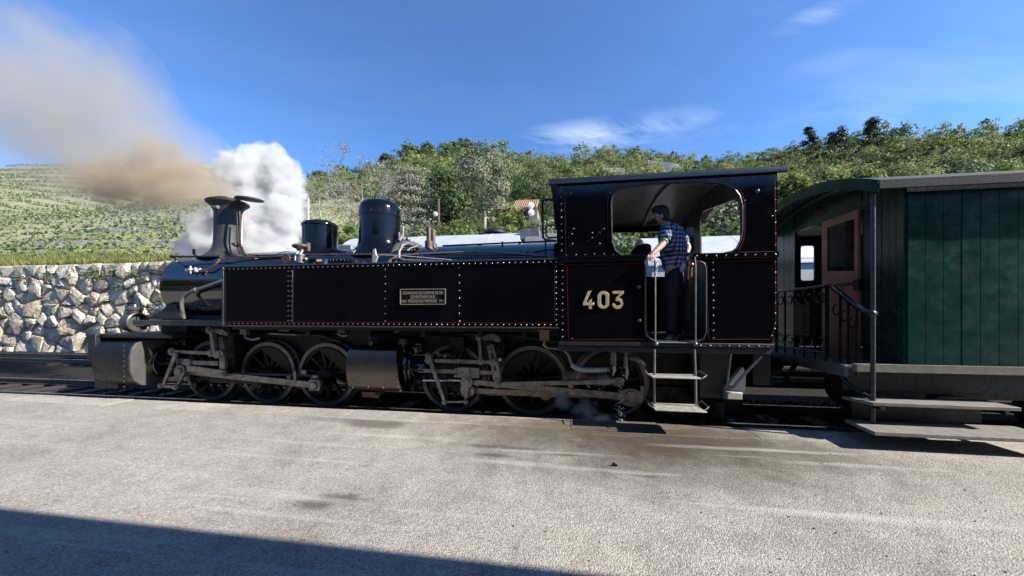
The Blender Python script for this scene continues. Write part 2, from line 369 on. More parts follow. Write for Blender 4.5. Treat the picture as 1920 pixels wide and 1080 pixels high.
for dx, m_ in ((444, 0), (449, 0)): ex.tube([W(dx, 396, 5.33), W(dx + 1, 420, 5.3), W(dx + 1, 462, 5.28), W(dx + 6, 476, 5.2)], .013)
part(ex, 'exhaust_pipe', M['matt'], CH)
part(MB().tube([W(454, 402, 5.36), W(453, 440, 5.34), W(453, 462, 5.3), W(459, 476, 5.2)], .012), 'copper_steam_pipe', M['copper'], CH)
part(MB().cyl(W(436, 457, 5.28), W(452, 459, 5.26), .022, 10).ball(W(441, 459, 5.25), .035, 10, 6), 'blower_valve', M['sooty'], CH)
# ---- sand dome, steam dome
DX = -4.22
SD = part(MB().lathe([(.42, 2.43), (.35, 2.51), (.29, 2.57), (.278, 2.63), (.276, 2.97), (.288, 2.975), (.290, 2.995), (.282, 3.02), (.25, 3.045), (.14, 3.07), (0, 3.075)], (DX, YC, 0), 'z', 56), 'sand_dome', M['dome'])
part(MB().lathe([(.12, 3.06), (.12, 3.085), (.10, 3.095), (0, 3.097)], (DX, YC, 0), 'z', 28).box(DX + .1, DX + .17, YC - .05, YC + .05, 3.06, 3.09), 'filler_cap', M['sooty'], SD)
EX = -3.11
ED = part(MB().lathe([(.50, 2.40), (.43, 2.50), (.36, 2.58), (.338, 2.66), (.332, 2.75), (.332, 3.085), (.341, 3.088), (.341, 3.11), (.337, 3.113), (.337, 3.20), (.325, 3.265), (.29, 3.315), (.22, 3.35), (.11, 3.368), (0, 3.372)], (EX, YC, 0), 'z', 64), 'steam_dome', M['dome'])
sc_ = MB()
for k in range(16):
    a = 2 * math.pi * (k + .3) / 16; c, s = math.cos(a), math.sin(a); sc_.rivet((EX + c * .338, YC + s * .338, 3.135), .011, (c, s, 0))
tag(part(sc_, 'rivet', M['bead'], ED), kind='stuff')
part(MB().lathe([(.09, 3.35), (.09, 3.385), (.07, 3.395), (0, 3.395)], (EX + .05, YC, 0), 'z', 20).box(EX + .1, EX + .2, YC - .04, YC + .04, 3.35, 3.40), 'dome_cover', M['sooty'], ED)
vb = MB().cyl(W(755, 425, 5.5), W(755, 447, 5.5), .022, 10).cyl(W(755, 440, 5.5), W(748, 452, 5.4), .03, 10).ball(W(757, 452, 5.45), .05, 10, 6).ball(W(765, 449, 5.4), .045, 10, 6).cyl(W(748, 436, 5.45), W(749, 452, 5.4), .018, 8)
part(vb, 'dome_valve', M['greypipe'], ED)
# ---- safety valves
sv = MB()
for q, y_ in ((804, 5.36), (812, 5.56)):
    c = W(q, 452, y_); sv.lathe([(.075, 2.44), (.075, 2.51), (.062, 2.52), (.062, 2.64), (.038, 2.65), (.036, 2.86), (.026, 2.87), (.026, 2.8)], (c.x, y_, 0), 'z', 20)
part(sv, 'safety_valve', pm('tarnished_valve', (.13, .10, .085), .5, .6, var=.3, vs=10), LOCO)
# ---- pipes, hoses and handrails along the boiler
part(MB().tube([W(738, 492, 4.9), W(738, 474, 4.95), W(744, 463, 5.0), (W(757, 457, 5.05)), W(775, 459, 5.2), W(790, 466, 5.3)], .052, 12), 'lagged_hose', M['hose'])
part(MB().tube([W(748, 488, 4.8), W(748, 472, 4.82), W(754, 460, 4.86), W(764, 456, 4.95), W(774, 460, 5.05), W(776, 468, 5.1)], .024, 10), 'feed_pipe', M['greypipe'])
part(MB().tube([W(728, 494, 4.6), W(735, 486, 4.62), W(748, 485, 4.62), W(760, 489, 4.6), W(830, 492, 4.5)], .026, 10), 'lower_feed_pipe', M['greypipe'])
part(MB().tube([W(756, 479, 4.75), W(800, 476, 4.75), W(850, 473.5, 4.75), W(900, 473, 4.75), W(960, 475.5, 4.75), W(1032, 482, 4.75)], .016, 8), 'steam_pipe', M['greypipe'])
part(MB().tube([W(560, 477.5, 4.86), W(620, 477.5, 4.86), W(700, 477, 4.84), W(800, 476.5, 4.82), W(880, 477, 4.82), W(1000, 478.5, 4.8)], .014, 8), 'copper_pipe', M['copper'])
part(MB().tube([W(699, 478, 4.62), W(745, 479, 4.62), W(840, 487, 4.6), W(880, 492, 4.58)], .008, 6), 'reach_rod', M['galv'])
part(MB().tube([W(764, 470, 4.9), W(770, 465, 4.95), W(778, 463, 5), W(786, 458, 5.1)], .01, 6), 'small_pipe', M['greypipe'])
hr = MB().tube([W(830, 461, 4.98), W(942, 456, 4.95), W(1040, 452, 4.9)], .013, 8)
for q, y0, y1 in ((942, 453, 463), (1023, 452, 486), (989, 472, 480)): hr.tube([W(q, y0, 4.95), W(q, y1, 4.98)], .013, 6)
hr.tube([W(1000, 474, 4.9), W(1022, 469, 4.9), W(1040, 468, 4.9)], .011, 6)
part(hr, 'boiler_handrail', M['crown_iron'])
sh = MB().tube([W(319, 481, 4.93), W(360, 481, 5.0), W(413, 480.5, 5.02)], .016, 8).tube([W(326, 482, 4.95), W(333, 491, 4.98), W(345, 497, 5.0)], .013, 6)
for q in (322, 413): sh.ball(W(q, 481, 4.95 if q < 400 else 5.02), .028, 8, 6)
part(sh, 'smokebox_handrail', M['crown_iron'])
part(MB().tube([W(376, 506.5, 4.9), W(388, 506, 4.9), W(395, 504, 4.91), W(406, 494, 4.95), W(414, 486, 5.0), W(425, 484.5, 5.02), W(470, 482.5, 5.05), W(533, 480.5, 5.08)], .016, 8), 'copper_lubricator_pipe', M['copper'])
lv = MB().cyl(W(349, 507, 4.9), W(376, 505, 4.9), .02, 8).ball(W(357, 505, 4.88), .03, 8, 6).cyl(W(357, 499, 4.88), W(358, 513, 4.88), .013, 8).cyl(W(366, 502, 4.88), W(367, 511, 4.88), .016, 8).ball(W(368, 508, 4.87), .026, 8, 6)
part(lv, 'lubricator_valve', M['galv'])
part(MB().tube([W(418, 526, 4.85), W(391, 536, 4.82), W(364, 545, 4.82), W(352, 550, 4.81), W(345, 556, 4.81), W(341, 566, 4.8), W(341, 578, 4.8), W(345, 597, 4.85)], .027, 10), 'sand_pipe', M['greypipe'])
part(MB().cyl(W(361, 546, 4.81), W(368, 543, 4.81), .036, 10), 'sand_pipe_union', M['greypipe'])
part(MB().cyl(W(364, 467, YC), W(364, 483, YC), .028, 10), 'smokebox_whistle', M['crown_iron'])
# ---- fittings between tank and boiler
wp = MB().ball(W(563, 462, 4.95), (.12, .12, .045), 16, 8).cyl(W(563, 469, 4.95), W(563, 462, 4.95), .06, 12).box(*sum(((min(a, b), max(a, b)) for a, b in zip(W(573, 470, 4.97), W(582, 456, 5.03))), ()))
part(wp, 'brass_valve_body', pm('tarnished_brass', (.32, .24, .15), .4, .8, var=.3, vs=12))
part(MB().tube([W(553, 489, 4.8), W(555, 479, 4.85), W(560, 470, 4.93)], .016, 8).tube([W(558, 489, 4.8), W(562, 478, 4.85), W(567, 470, 4.93)], .016, 8), 'valve_pipe', M['galv'])
hw = MB().lathe([(.052, -.008), (.068, -.008), (.068, .008), (.052, .008)], W(536.5, 484.5, 4.62), 'y', 24, loop=True)
c = W(536.5, 484.5, 4.62)
for k in range(3):
    a = math.pi * k / 3 + .3; hw.bar(c + Vector((math.cos(a), 0, math.sin(a))) * .055, c - Vector((math.cos(a), 0, math.sin(a))) * .055, .012, .012)
part(hw, 'hand_wheel', pm('brown_handwheel', (.18, .1, .07), .5, .4, var=.3, vs=12))
part(MB().cyl(W(538, 484.5, 4.65), W(552, 485, 4.68), .02, 8).cyl(W(563, 493, 4.68), W(563, 479, 4.68), .055, 16).cyl(W(563, 480, 4.68), W(563, 477, 4.68), .065, 16).ball(W(573, 486, 4.68), .03, 8, 6), 'mechanical_lubricator', M['greypipe'])
fx0, fx1 = wx(608, 4.7), wx(682, 4.7)
part(MB().cyl(((fx0 + fx1) / 2, 4.78, 2.10), ((fx0 + fx1) / 2, 4.78, 2.245), (fx1 - fx0) / 2, 40), 'tank_filler', M['black'], bevel=.006)
fr = MB()
for k in range(40):
    a = 2 * math.pi * k / 40; c_, s_ = math.cos(a), math.sin(a); r_ = (fx1 - fx0) / 2; fr.rivet(((fx0 + fx1) / 2 + c_ * r_, 4.78 + s_ * r_, 2.225), .009, (c_, s_, 0), 6)
tag(part(fr, 'rivet', M['bead']), kind='stuff')
part(MB().plate(pz([(697, 494), (699, 468), (703, 466), (705, 478), (708, 480), (703, 494)], 4.5), (), 4.5, 4.53), 'reach_rod_bracket', M['galv'], bevel=.004)
# ---- side tanks
for near in (True, False):
    ya, yb = (YT, 4.98) if near else (6.06, YF)
    T = part(MB().box(TX0, TX1, ya, yb, TZ0, TZ1), 'side_tank', M['sheet'], bevel=.008)
    if not near: continue
    X = lambda q: wx(q, YT)
    cov = MB().box(TX0 + .01, X(539), YT - .003, YT + .02, TZ0 + .05, TZ1 - .06).box(X(550), TX1 - .06, YT - .002, YT + .02, TZ0 + .05, TZ1 - .06)
    part(cov, 'tank_sheet', M['sheet'], T)
    be = MB().box(TX0 - .012, TX1, YT - .014, YT, TZ0 - .014, TZ0 + .002).box(TX0 - .014, TX0 + .012, YT - .014, YT + .004, TZ0, TZ1).box(TX0, TX1, YT - .012, YT + .002, TZ1 - .004, TZ1 + .012)
    be.box(X(549) - .004, X(549) + .004, YT - .006, YT, TZ0 + .03, TZ1 - .03)
    part(be, 'tank_edge_bead', M['bead'], T, bevel=.003)
    part(MB().box(TX0, TX1, YT - .007, YT, TZ1 - .058, TZ1 - .004), 'top_angle', M['sheet'], T)
    rv = MB()
    row(rv, (TX0 + .03, TZ1 - .032), (TX1 - .03, TZ1 - .032), YT - .007, .073, .0135)
    row(rv, (TX0 + .03, TZ0 + .028), (TX1 - .03, TZ0 + .028), YT, .073, .0135)
    row(rv, (TX1 - .035, TZ0 + .09), (TX1 - .035, TZ1 - .09), YT, .066, .0125)
    for q in (540.5, 546.5): row(rv, (X(q), TZ0 + .07), (X(q), TZ1 - .08), YT - .003, .066, .0125)
    for q in (722, 861): row(rv, (X(q), TZ0 + .07), (X(q), TZ1 - .08), YT, .093, .0125)
    tag(part(rv, 'rivet', M['rivet'], T), kind='stuff')
    rl = MB(); ribbon(rl, [(TX0 + .02, TZ0 + .052), (TX1 - .07, TZ0 + .052)], YT - .004, .006)
    part(rl, 'red_lining', M['red'], T)
    for xx, yy_ in ((TX1 - .052, .003), (TX0 + .035, .005)):
        ls = MB(); ribbon(ls, [(xx, TZ0 + .05), (xx, TZ1 - .07)], YT - yy_, .006); part(ls, 'panel_seam', M['bead'], T)
# ---- maker's plate
c0 = W(751, 571.5, YT); c1 = W(836.5, 541, YT); pw, ph = c1.x - c0.x, c1.z - c0.z
PL = part(MB().plate(rpoly([(c0.x, c0.z), (c1.x, c0.z), (c1.x, c1.z), (c0.x, c1.z)], .02), (), YT - .012, YT), 'company_plate', M['enamel'])
b_ = .011
part(MB().plate(rpoly([(c0.x, c0.z), (c1.x, c0.z), (c1.x, c1.z), (c0.x, c1.z)], .02), [rpoly([(c0.x + b_, c0.z + b_), (c0.x + b_, c1.z - b_), (c1.x - b_, c1.z - b_), (c1.x - b_, c0.z + b_)], .012)], YT - .02, YT - .002), 'plate_rim', M['plate'], PL)
def lettering(txt, cx, cz, h, w, Y, m, parent, name='lettering', ext=.002, bold=.0):
    cu_ = bpy.data.curves.new(name, 'FONT'); cu_.body = txt; cu_.align_x = 'CENTER'; cu_.align_y = 'CENTER'; cu_.size = h * 1.42; cu_.extrude = ext; cu_.offset = bold; cu_.materials.append(m)
    o = bpy.data.objects.new(name, cu_); put(o, parent); bpy.context.view_layer.update()
    k_ = w / max(o.dimensions.x, 1e-4); me = bpy.data.meshes.new_from_object(o.evaluated_get(bpy.context.evaluated_depsgraph_get())); bpy.data.objects.remove(o)
    me.transform(Matrix.Translation((cx, Y, cz)) @ Matrix.Rotation(R(90), 4, 'X') @ Matrix.Diagonal((k_, 1, 1, 1))); return link(name, me, parent)
mx_ = (c0.x + c1.x) / 2
lettering('COMPAGNIE DE CHEMINS DE FER', mx_, c1.z - ph * .27, .040, pw * .9, YT - .013, M['plate'], PL, bold=.0012)
lettering('DEPARTEMENTAUX', mx_, c1.z - ph * .53, .040, pw * .54, YT - .013, M['plate'], PL, bold=.0012)
lettering('RESEAU DU VIVARAIS', mx_ - .005, c1.z - ph * .78, .040, pw * .62, YT - .013, M['plate'], PL, bold=.0012)
lettering('1891', c0.x + pw * .09, c1.z - ph * .795, .030, pw * .1, YT - .013, M['plate'], PL, bold=.001)
lettering('1933', c1.x - pw * .09, c1.z - ph * .775, .030, pw * .1, YT - .013, M['plate'], PL, bold=.001)
# ---- cab
hole = [(1147, 440), (1146, 380), (1149, 366), (1158, 357), (1172, 353), (1200, 348), (1250, 344), (1300, 342), (1335, 342.5), (1360, 346), (1376, 354), (1386, 367), (1391, 385), (1391, 430), (1388, 450), (1380, 466), (1367, 475), (1350, 478),
        (1296, 480), (1296, 489), (1312, 490), (1320, 494), (1323, 503), (1323, 622), (1319, 634), (1309, 639), (1300, 640), (1232, 640), (1222, 637), (1213, 630), (1210, 620), (1210, 500), (1208, 492), (1212, 482), (1166, 480), (1154, 470), (1148, 455)]
HOLE = pz(hole, YT)
outer = [(CX0, CZ0), (CX0, EAVE), (CX1, EAVE), (CX1, 1.36), (CX1 - .02, 1.25), (CX1 - .07, CZ0)]
CAB = part(MB().plate(outer, [HOLE], YT - .006, YT + .02), 'cab', M['sheet'])
win_far = rpoly(pz([(1147, 352), (1391, 343), (1391, 478), (1147, 480)], YT), .14)
win_far = [(x, min(z, 3.03)) for x, z in win_far]
part(MB().plate(outer, [win_far], YF - .02, YF + .006), 'far_cab_side', M['sheet'], CAB)
arc = lambda y, base=EAVE, rise=.22, half=1.25: base + rise * (1 - ((y - YC) / half) ** 2)
ys = [YC + 1.25 * (k / 14 - 1) for k in range(29)]
ro = [(y, arc(y)) for y in ys] + [(y, arc(y) + .03) for y in reversed(ys)]
part(MB().plate(ro, (), CX0 - .10, CX1 + .09, 'yz'), 'cab_roof', M['sooty'], CAB)
ce = [(y, arc(y) - .012) for y in ys[1:-1]] + [(y, arc(y) - .004) for y in reversed(ys[1:-1])]
part(MB().plate(ce, (), CX0 + .03, CX1 - .03, 'yz'), 'cab_ceiling', M['ceiling'], CAB)
for x in (CX0 + .75, CX0 + 1.5):
    rb = [(y, arc(y) - .055) for y in ys[1:-1]] + [(y, arc(y) - .012) for y in reversed(ys[1:-1])]
    part(MB().plate(rb, (), x - .02, x + .02, 'yz'), 'roof_rib', M['ceiling'], CAB)
part(MB().box(CX0 - .1, CX1 + .09, YT - .055, YT - .005, EAVE - .035, EAVE + .003), 'eave_angle', M['black'], CAB, bevel=.006)
part(MB().lathe([(.03, -.006), (.042, -.006), (.042, .006), (.03, .006)], W(1448, 316, YT + .1), 'y', 16, loop=True), 'lifting_eye', M['crown_iron'], CAB)
def endwall(x0, x1, holes, name, m):
    y0, y1 = YT + .021, YF - .021; top = [(y, arc(y) - .02) for y in ys if y0 < y < y1]
    part(MB().plate([(y0, CZ0), (y1, CZ0)] + list(reversed(top)), holes, x0, x1, 'yz'), name, m, CAB)
XRW = 2.05
def yz(lst, X): return [(lambda p: (p.y, p.z))(WX(a, b, X)) for a, b in lst]
h1 = rpoly(yz([(1313, 484), (1312, 398), (1386, 371), (1388, 466)], XRW), [.06, .16, .16, .16])
h2 = rpoly(yz([(1284, 475), (1283, 428), (1301, 424), (1303, 470)], XRW), .12)
endwall(XRW, XRW + .022, [h1, h2], 'cab_rear_wall', pm('grey_cab_lining', (.16, .155, .15), .4))
endwall(CX0 + .002, CX0 + .024, [rpoly([(4.45, 2.4), (4.95, 2.4), (4.95, 2.95), (4.45, 2.85)], .1), rpoly([(6.1, 2.4), (6.6, 2.4), (6.6, 2.85), (6.1, 2.95)], .1)], 'cab_front_wall', M['black'])
part(MB().box(CX0 + .025, CX1 - .06, YT + .03, YF - .03, 1.09, 1.14), 'cab_floor', M['under'], CAB)
part(MB().box(XRW + .03, CX1 - .03, YT + .03, YF - .03, 1.14, 2.2), 'coal_bunker', M['under'], CAB)
part(MB().cyl((CX0 + .03, YC, BZ), (CX0 + .42, YC, BZ), .62, 36).box(CX0 + .42, CX0 + .47, YC - .2, YC + .2, 1.65, 1.95), 'firebox_backhead', M['under'], CAB)
part(MB().plate(rpoly(pz([(1183, 484), (1184, 470), (1196, 459), (1212, 456), (1221, 459), (1222, 484)], 6.0), .03), (), 6.0, 6.05), 'splasher_seat_back', M['under'], CAB)
bead = MB().tube([(x, YT - .008, z) for x, z in HOLE], .010, 8, closed=True)
part(bead, 'opening_bead', M['bead'], CAB)
wr = MB()
xa, xb = wx(1050, YT), wx(1209, YT); xc, xd = wx(1298, YT), CX1 + .012
for a_, b__ in ((CX0, xb), (xc, xd)): part(MB().box(a_, b__, YT - .022, YT - .006, WAIST0, WAIST1), 'waist_rail', M['sheet'], CAB, bevel=.005)
part(MB().box(CX0 + .02, CX1 - .04, YT - .02, YT + .02, 1.095, 1.142), 'cab_bottom_angle', M['matt'], CAB, bevel=.004)
part(MB().box(CX0 + .02, CX1 - .06, YT - .004, YF - .1, 1.025, 1.088), 'running_plate', pm('running_plate_paint', (.05, .05, .052), .4, .3, var=.3, vs=9), CAB, bevel=.004)
part(MB().box(wx(1228, YT), wx(1306, YT), YT - .03, YT + .12, 1.142, 1.152), 'door_sill', M['tread'], CAB)
hp = MB()
for q in (1228.5, 1304): hp.tube([W(q - 1.5, 482, YT - .035), W(q, 500, YT - .035), W(q, 640, YT - .035), W(q + (4 if q < 1300 else -2), 646, YT - .03)], .010, 8).ball(W(q + (2 if q < 1300 else 0), 645, YT - .035), .024, 8, 6)
part(hp, 'door_handrail', M['greypipe'], CAB)
def lining(pts, w, closed=False):
    q_ = MB(); ribbon(q_, pts, YT - .007, w, closed); part(q_, 'red_lining', M['red'], CAB)
X = lambda q: wx(q, YT)
up = pz([(1146, 481), (1061, 484), (1059, 357), (1066, 356)], YT - .006); lining(up, .008)
lining(pz([(1140, 450), (1139, 380), (1142, 363), (1152, 352), (1170, 348), (1200, 344)], YT), .007)
lining(pz([(1340, 337), (1364, 341), (1381, 350), (1391, 362), (1396, 383), (1396, 432), (1393, 452), (1385, 469), (1383, 473), (1454, 471), (1452, 332)], YT), .008)
lining(pz([(1063, 497), (1204, 494), (1208, 512), (1208, 625), (1212, 636), (1066, 637)], YT), .008, True)
lining(pz([(1325, 492), (1453, 487), (1454, 600), (1450, 618), (1443, 636), (1328, 636), (1327, 624)], YT), .008, True)

rv = MB()
row(rv, (X(1053), 2.24), (X(1052), EAVE - .1), YT - .006, .082, .011)
row(rv, (X(1054.5), 1.2), (X(1054.5), 2.08), YT - .006, .082, .011)
row(rv, (X(1052), EAVE - .055), (X(1450), EAVE - .055), YT - .006, .105, .011)
row(rv, (X(1305), 2.137), (CX1 - .03, 2.137), YT - .022, .105, .013); row(rv, (X(1062), 2.187), (X(1150), 2.187), YT - .006, .105, .009)
row(rv, (CX1 - .022, 2.24), (CX1 - .022, EAVE - .08), YT - .006, .12, .012); row(rv, (CX1 - .024, 1.37), (CX1 - .024, 2.05), YT - .006, .12, .012)
row(rv, (X(1337), 1.2), (X(1336), 2.06), YT - .006, .088, .012)
row(rv, (X(1312), 1.115), (CX1 - .1, 1.115), YT - .02, .10, .013)
for q, y in ((1452, 616), (1447, 630), (1145, 361), (1070, 362), (1396, 376), (1448, 405)): rv.rivet(W(q, y, YT - .006), .012)
tag(part(rv, 'rivet', M['rivet'], CAB), kind='stuff')
bo = MB()
for q, y in ((1072, 439), (1110, 437), (1124, 436), (1073, 457), (1110, 446), (1124, 457), (1075, 429), (1132, 429)): bo.rivet(W(q, y, YT - .006), .014).bar(W(q, y, YT - .02), W(q - 9, y + 8, YT - .012), .006, .006)
for q, y in ((1198, 538), (1199, 601)): bo.rivet(W(q, y, YT - .006), .024)
bo.rivet(W(1420, 358, YT - .006), .026).ball(W(1072, 635, YT - .01), .012, 6, 5)
part(bo, 'panel_bolt', M['bead'], CAB)
gh = MB()
loop_ = [W(1043, 374, 4.5), W(1022, 374, 4.55), W(1017, 377, 4.56), W(1017, 400, 4.56), W(1018, 445, 4.56), W(1023, 450, 4.55), W(1043, 452, 4.5)]
gh.tube(loop_, .016, 8); gh.tube([W(1045, 422, 4.7), W(1028, 423, 4.75), W(1024, 428, 4.75), W(1024, 442, 4.75), W(1028, 446, 4.75), W(1045, 445, 4.7)], .012, 8)
part(gh, 'front_grab_rail', M['crown_iron'], CAB)
# brake standard and controls glimpsed in the doorway
part(MB().tube([W(1291, 486, 4.72), W(1289, 520, 4.72), W(1284, 600, 4.75)], .016, 8).tube([W(1280, 492, 4.7), W(1291, 486, 4.72), W(1299, 484, 4.72)], .012, 8).ball(W(1297, 482, 4.66), .03, 10, 6).cyl(W(1303, 487, 4.6), W(1308, 480, 4.6), .022, 10), 'brake_standard', M['bead'], CAB)
part(MB().tube([W(1296, 500, 4.9), W(1294, 540, 4.9), W(1292, 600, 4.9)], .02, 8).ball(W(1296, 497, 4.9), .035, 10, 6), 'control_pipe', M['copper'], CAB)
# door chain
chn = MB()
pts = [W(1222, 478, YT - .05), W(1230, 489, YT - .05), W(1232, 500, YT - .05), W(1230, 512, YT - .05), W(1229, 520, YT - .05)]
for i in range(4):
    for k in range(3):
        p = pts[i].lerp(pts[i + 1], k / 3); d = (pts[i + 1] - pts[i]).normalized(); sd = Vector((0, 1, 0)) if k % 2 else d.cross(Vector((0, 1, 0)))
        ov = [p + d * (.016 * math.cos(t)) + sd * (.009 * math.sin(t)) for t in [2 * math.pi * j / 8 for j in range(8)]]
        chn.tube(ov, .0035, 5, closed=True)
part(chn, 'door_chain', M['galv'], CAB)
# ---- number 403 (built strokes)
def strip(pts, w):
    pts = [Vector(p) for p in pts]; k = len(pts); a_, b_ = [], []
    for i, p in enumerate(pts):
        d = (pts[min(i + 1, k - 1)] - pts[max(i - 1, 0)]).normalized(); n_ = Vector((-d.y, d.x)) * w / 2; a_.append(p + n_); b_.append(p - n_)
    return [tuple(p) for p in a_] + [tuple(p) for p in reversed(b_)]
def digit(polys, q0, q1, y0, y1, k=0):
    a = W(q0, y1, YT); b = W(q1, y0, YT); mb = MB()
    for i, (o_, h_) in enumerate(polys):
        T_ = lambda l: [(a.x + p[0] * (b.x - a.x), a.z + p[1] * (b.z - a.z)) for p in l]
        mb.plate(T_(o_), [T_(h_)] if h_ else [], YT - .022 + i * .0012, YT - .006)
    part(mb, 'numeral', M['numeral'], CAB, bevel=.003)
stad = lambda r, rx: [(.5 + rx * math.cos(t), (1 - r if math.sin(t) >= 0 else r) + (r) * math.sin(t)) for t in [2 * math.pi * k / 28 for k in range(28)]]
stad_in = lambda r, rx, m_: [(.5 + rx * math.cos(t), (1 - r - m_ if math.sin(t) >= 0 else r + m_) + r * math.sin(t)) for t in [2 * math.pi * k / 28 for k in range(28)]]
digit([([(.0, .22), (.0, .36), (.44, 1.0), (.74, 1.0), (.28, .36), (1., .36), (1., .2), (.0, .2)], None), ([(.52, .0), (.80, .0), (.80, .56), (.52, .46)], None)], 1093, 1113.5, 546, 579.5)
digit([(stad(.3, .5), stad_in(.17, .2, .16))], 1120, 1142, 546, 579)
bowl = [(.46 + .36 * math.cos(t), .305 + .225 * math.sin(t)) for t in [R(100 - 10 * k) for k in range(29)]]
digit([([(.04, 1.), (.97, 1.), (.97, .84), (.72, .84), (.04, .84)], None), ([(.97, .84), (.66, .84), (.30, .60), (.30, .45), (.52, .45), (.52, .62)], None), (strip(bowl, .2), None)], 1147.5, 1169.5, 545.5, 579)
# ---- wheels
WR = .49
def wheel_meshes(ang, cw=True):
    ty = MB().lathe([(.432, .0), (.484, .0), (.490, .006), (.492, .10), (.520, .108), (.520, .135), (.432, .14)], (0, 0, 0), 'y', 56, loop=True).mesh('tyre', M['tyre'])
    w = MB().lathe([(.385, .03), (.434, .03), (.434, .12), (.385, .12)], (0, 0, 0), 'y', 48, loop=True)
    w.lathe([(0, -.035), (.07, -.035), (.095, -.01), (.105, .03), (.105, .16), (0, .16)], (0, 0, 0), 'y', 28)
    for k in range(11):
        a = 2 * math.pi * k / 11 + .15; d = Vector((math.cos(a), 0, math.sin(a))); s = Vector((-d.z, 0, d.x))
        p = [d * .09 + s * .026, d * .39 + s * .015, d * .39 - s * .015, d * .09 - s * .026]
        w.plate([(q.x, q.z) for q in p], (), .035, .095)
    c = Vector((math.cos(ang), math.sin(ang))) * .28; n = Vector((-c.y, c.x)).normalized()
    w.plate(rpoly([tuple(n * .12 - c * .1), tuple(c * 1.0 + n * .1 + c.normalized() * .08), tuple(c * 1.0 - n * .1 + c.normalized() * .08), tuple(-n * .12 - c * .1)], .05), (), .0, .03)
    w.cyl((c.x, .03, c.y), (c.x, -.12, c.y), .05, 18)
    wh = w.mesh('driving_wheel', M['under'])
    a0 = ang + math.pi; cp = [(.40 * math.cos(a0 + t), .40 * math.sin(a0 + t)) for t in [R(-58 + 116 * k / 18) for k in range(19)]]
    cwm = MB().plate(cp, (), .012, .1).mesh('counterweight', M['matt'])
    return ty, wh, cwm
WHEELS = [(395, 700, 0), (502, 695, 0), (612, 697, 0), (850, 706, 1), (997, 710, 1), (1146, 712, 1)]
ANG = (math.atan2(-25, -19), math.atan2(-27, 27))
WM = [wheel_meshes(ANG[0]), wheel_meshes(ANG[1])]
for q, y, s in WHEELS:
    x = wx(q, YW); z = ZR + WR
    for far in (False, True):
        ty, wh, cwm = WM[s]
        o = put(bpy.data.objects.new('driving_wheel', wh), LOCO); o.location = (x, YW if not far else 2 * YC - YW, z)
        if far: o.rotation_euler = (0, 0, math.pi)
        for me in (ty, cwm):
            p = bpy.data.objects.new(me.name, me); COL.objects.link(p); p.parent = o
    part(MB().cyl((x, YW + .1, z), (x, 2 * YC - YW - .1, z), .075, 14), 'axle', M['under'])
# ---- motion
def rod(name, p, q, Y, w0, w1, t=.05, m='steel', eyes=(), slot=None, bevel=.004):
    a, b = W(*p, Y), W(*q, Y); a = Vector((a.x, a.z)); b = Vector((b.x, b.z)); d = (b - a).normalized(); n = Vector((-d.y, d.x))
    mb = MB().plate([tuple(a + n * w0 / 2), tuple(b + n * w1 / 2), tuple(b - n * w1 / 2), tuple(a - n * w0 / 2)], (), Y - t / 2, Y + t / 2)
    for c, r in eyes:
        e = W(*c, Y); mb.cyl((e.x, Y - t / 2 - .012, e.z), (e.x, Y + t / 2 + .008, e.z), r, 20).cyl((e.x, Y - t / 2 - .03, e.z), (e.x, Y, e.z), r * .55, 12)
    return part(mb, name, M[m], bevel=bevel)
def eye(mb, px, py, Y, r, t=.06): e = W(px, py, Y); return mb.cyl((e.x, Y - t / 2, e.z), (e.x, Y + t / 2, e.z), r, 22)
YR, YM, YV = 4.84, 4.74, 4.66
# rear engine
rod('coupling_rod', (868, 731), (1000, 737), YR, .075, .085, .05, eyes=[((877, 731), .105), ((1001, 737.5), .05), ((1024, 738), .085)])
rod('coupling_rod', (1000, 737.5), (1180, 740), YR - .004, .085, .085, .05, eyes=[((1180, 740), .10)])
rod('connecting_rod', (878, 715), (1165, 743), YM, .07, .10, .05, eyes=[((876.6, 715), .075)])
be_ = MB(); e = W(1181, 744, YM); big = [(e.x + .155 * math.cos(t), e.z + .12 * math.sin(t)) for t in [2 * math.pi * k / 20 for k in range(20)]]
be_.plate(big, (), YM - .045, YM + .045); eye(be_, 1182, 742, YM, .075, .13); p1 = W(1203, 730, YM); be_.box(p1.x - .02, p1.x + .02, YM - .03, YM + .03, p1.z - .06, p1.z + .05)
part(be_, 'big_end', M['steel'], bevel=.008)
rod('eccentric_rod', (935, 720), (1156, 715.5), YV, .058, .062, .04, eyes=[((935, 720), .045)])
rod('eccentric_rod_fork', (1150, 715.5), (1169, 714.5), YV - .003, .10, .11, .07, eyes=[((1160, 715), .06)])
rod('radius_rod', (803, 676), (926, 679), YV, .05, .055, .04, eyes=[((803, 676), .045), ((902, 677), .045)])
rod('radius_rod_joint', (857, 677), (863, 677), YV - .012, .062, .062, .05)
rod('combination_lever', (804, 668), (834, 754), YV - .05, .062, .038, .035, eyes=[((803, 666), .04), ((834, 754), .036)])
rod('union_link', (834, 753.5), (873.5, 753), YV - .04, .028, .028, .03, eyes=[((834, 753.5), .034), ((873.5, 753), .034)])
rod('crosshead_arm', (876, 726), (873.5, 753), YV - .02, .05, .035, .03)
rod('valve_spindle', (762, 665), (843, 665.5), YV + .06, .022, .026, .026, 'bead')
rod('lifting_arm', (897, 632), (925, 631), YV - .02, .05, .085, .035, eyes=[((897, 632.5), .042)])
part(MB().plate(rpoly(pz([(905, 627), (925, 625), (937, 631), (941, 640), (933, 641), (922, 637), (905, 638)], YV), .03), (), YV - .035, YV), 'weighbar_arm', M['steel'], bevel=.004)
rod('lifting_link', (898, 633), (902, 677), YV - .05, .042, .042, .03, eyes=[((902, 677), .04)])
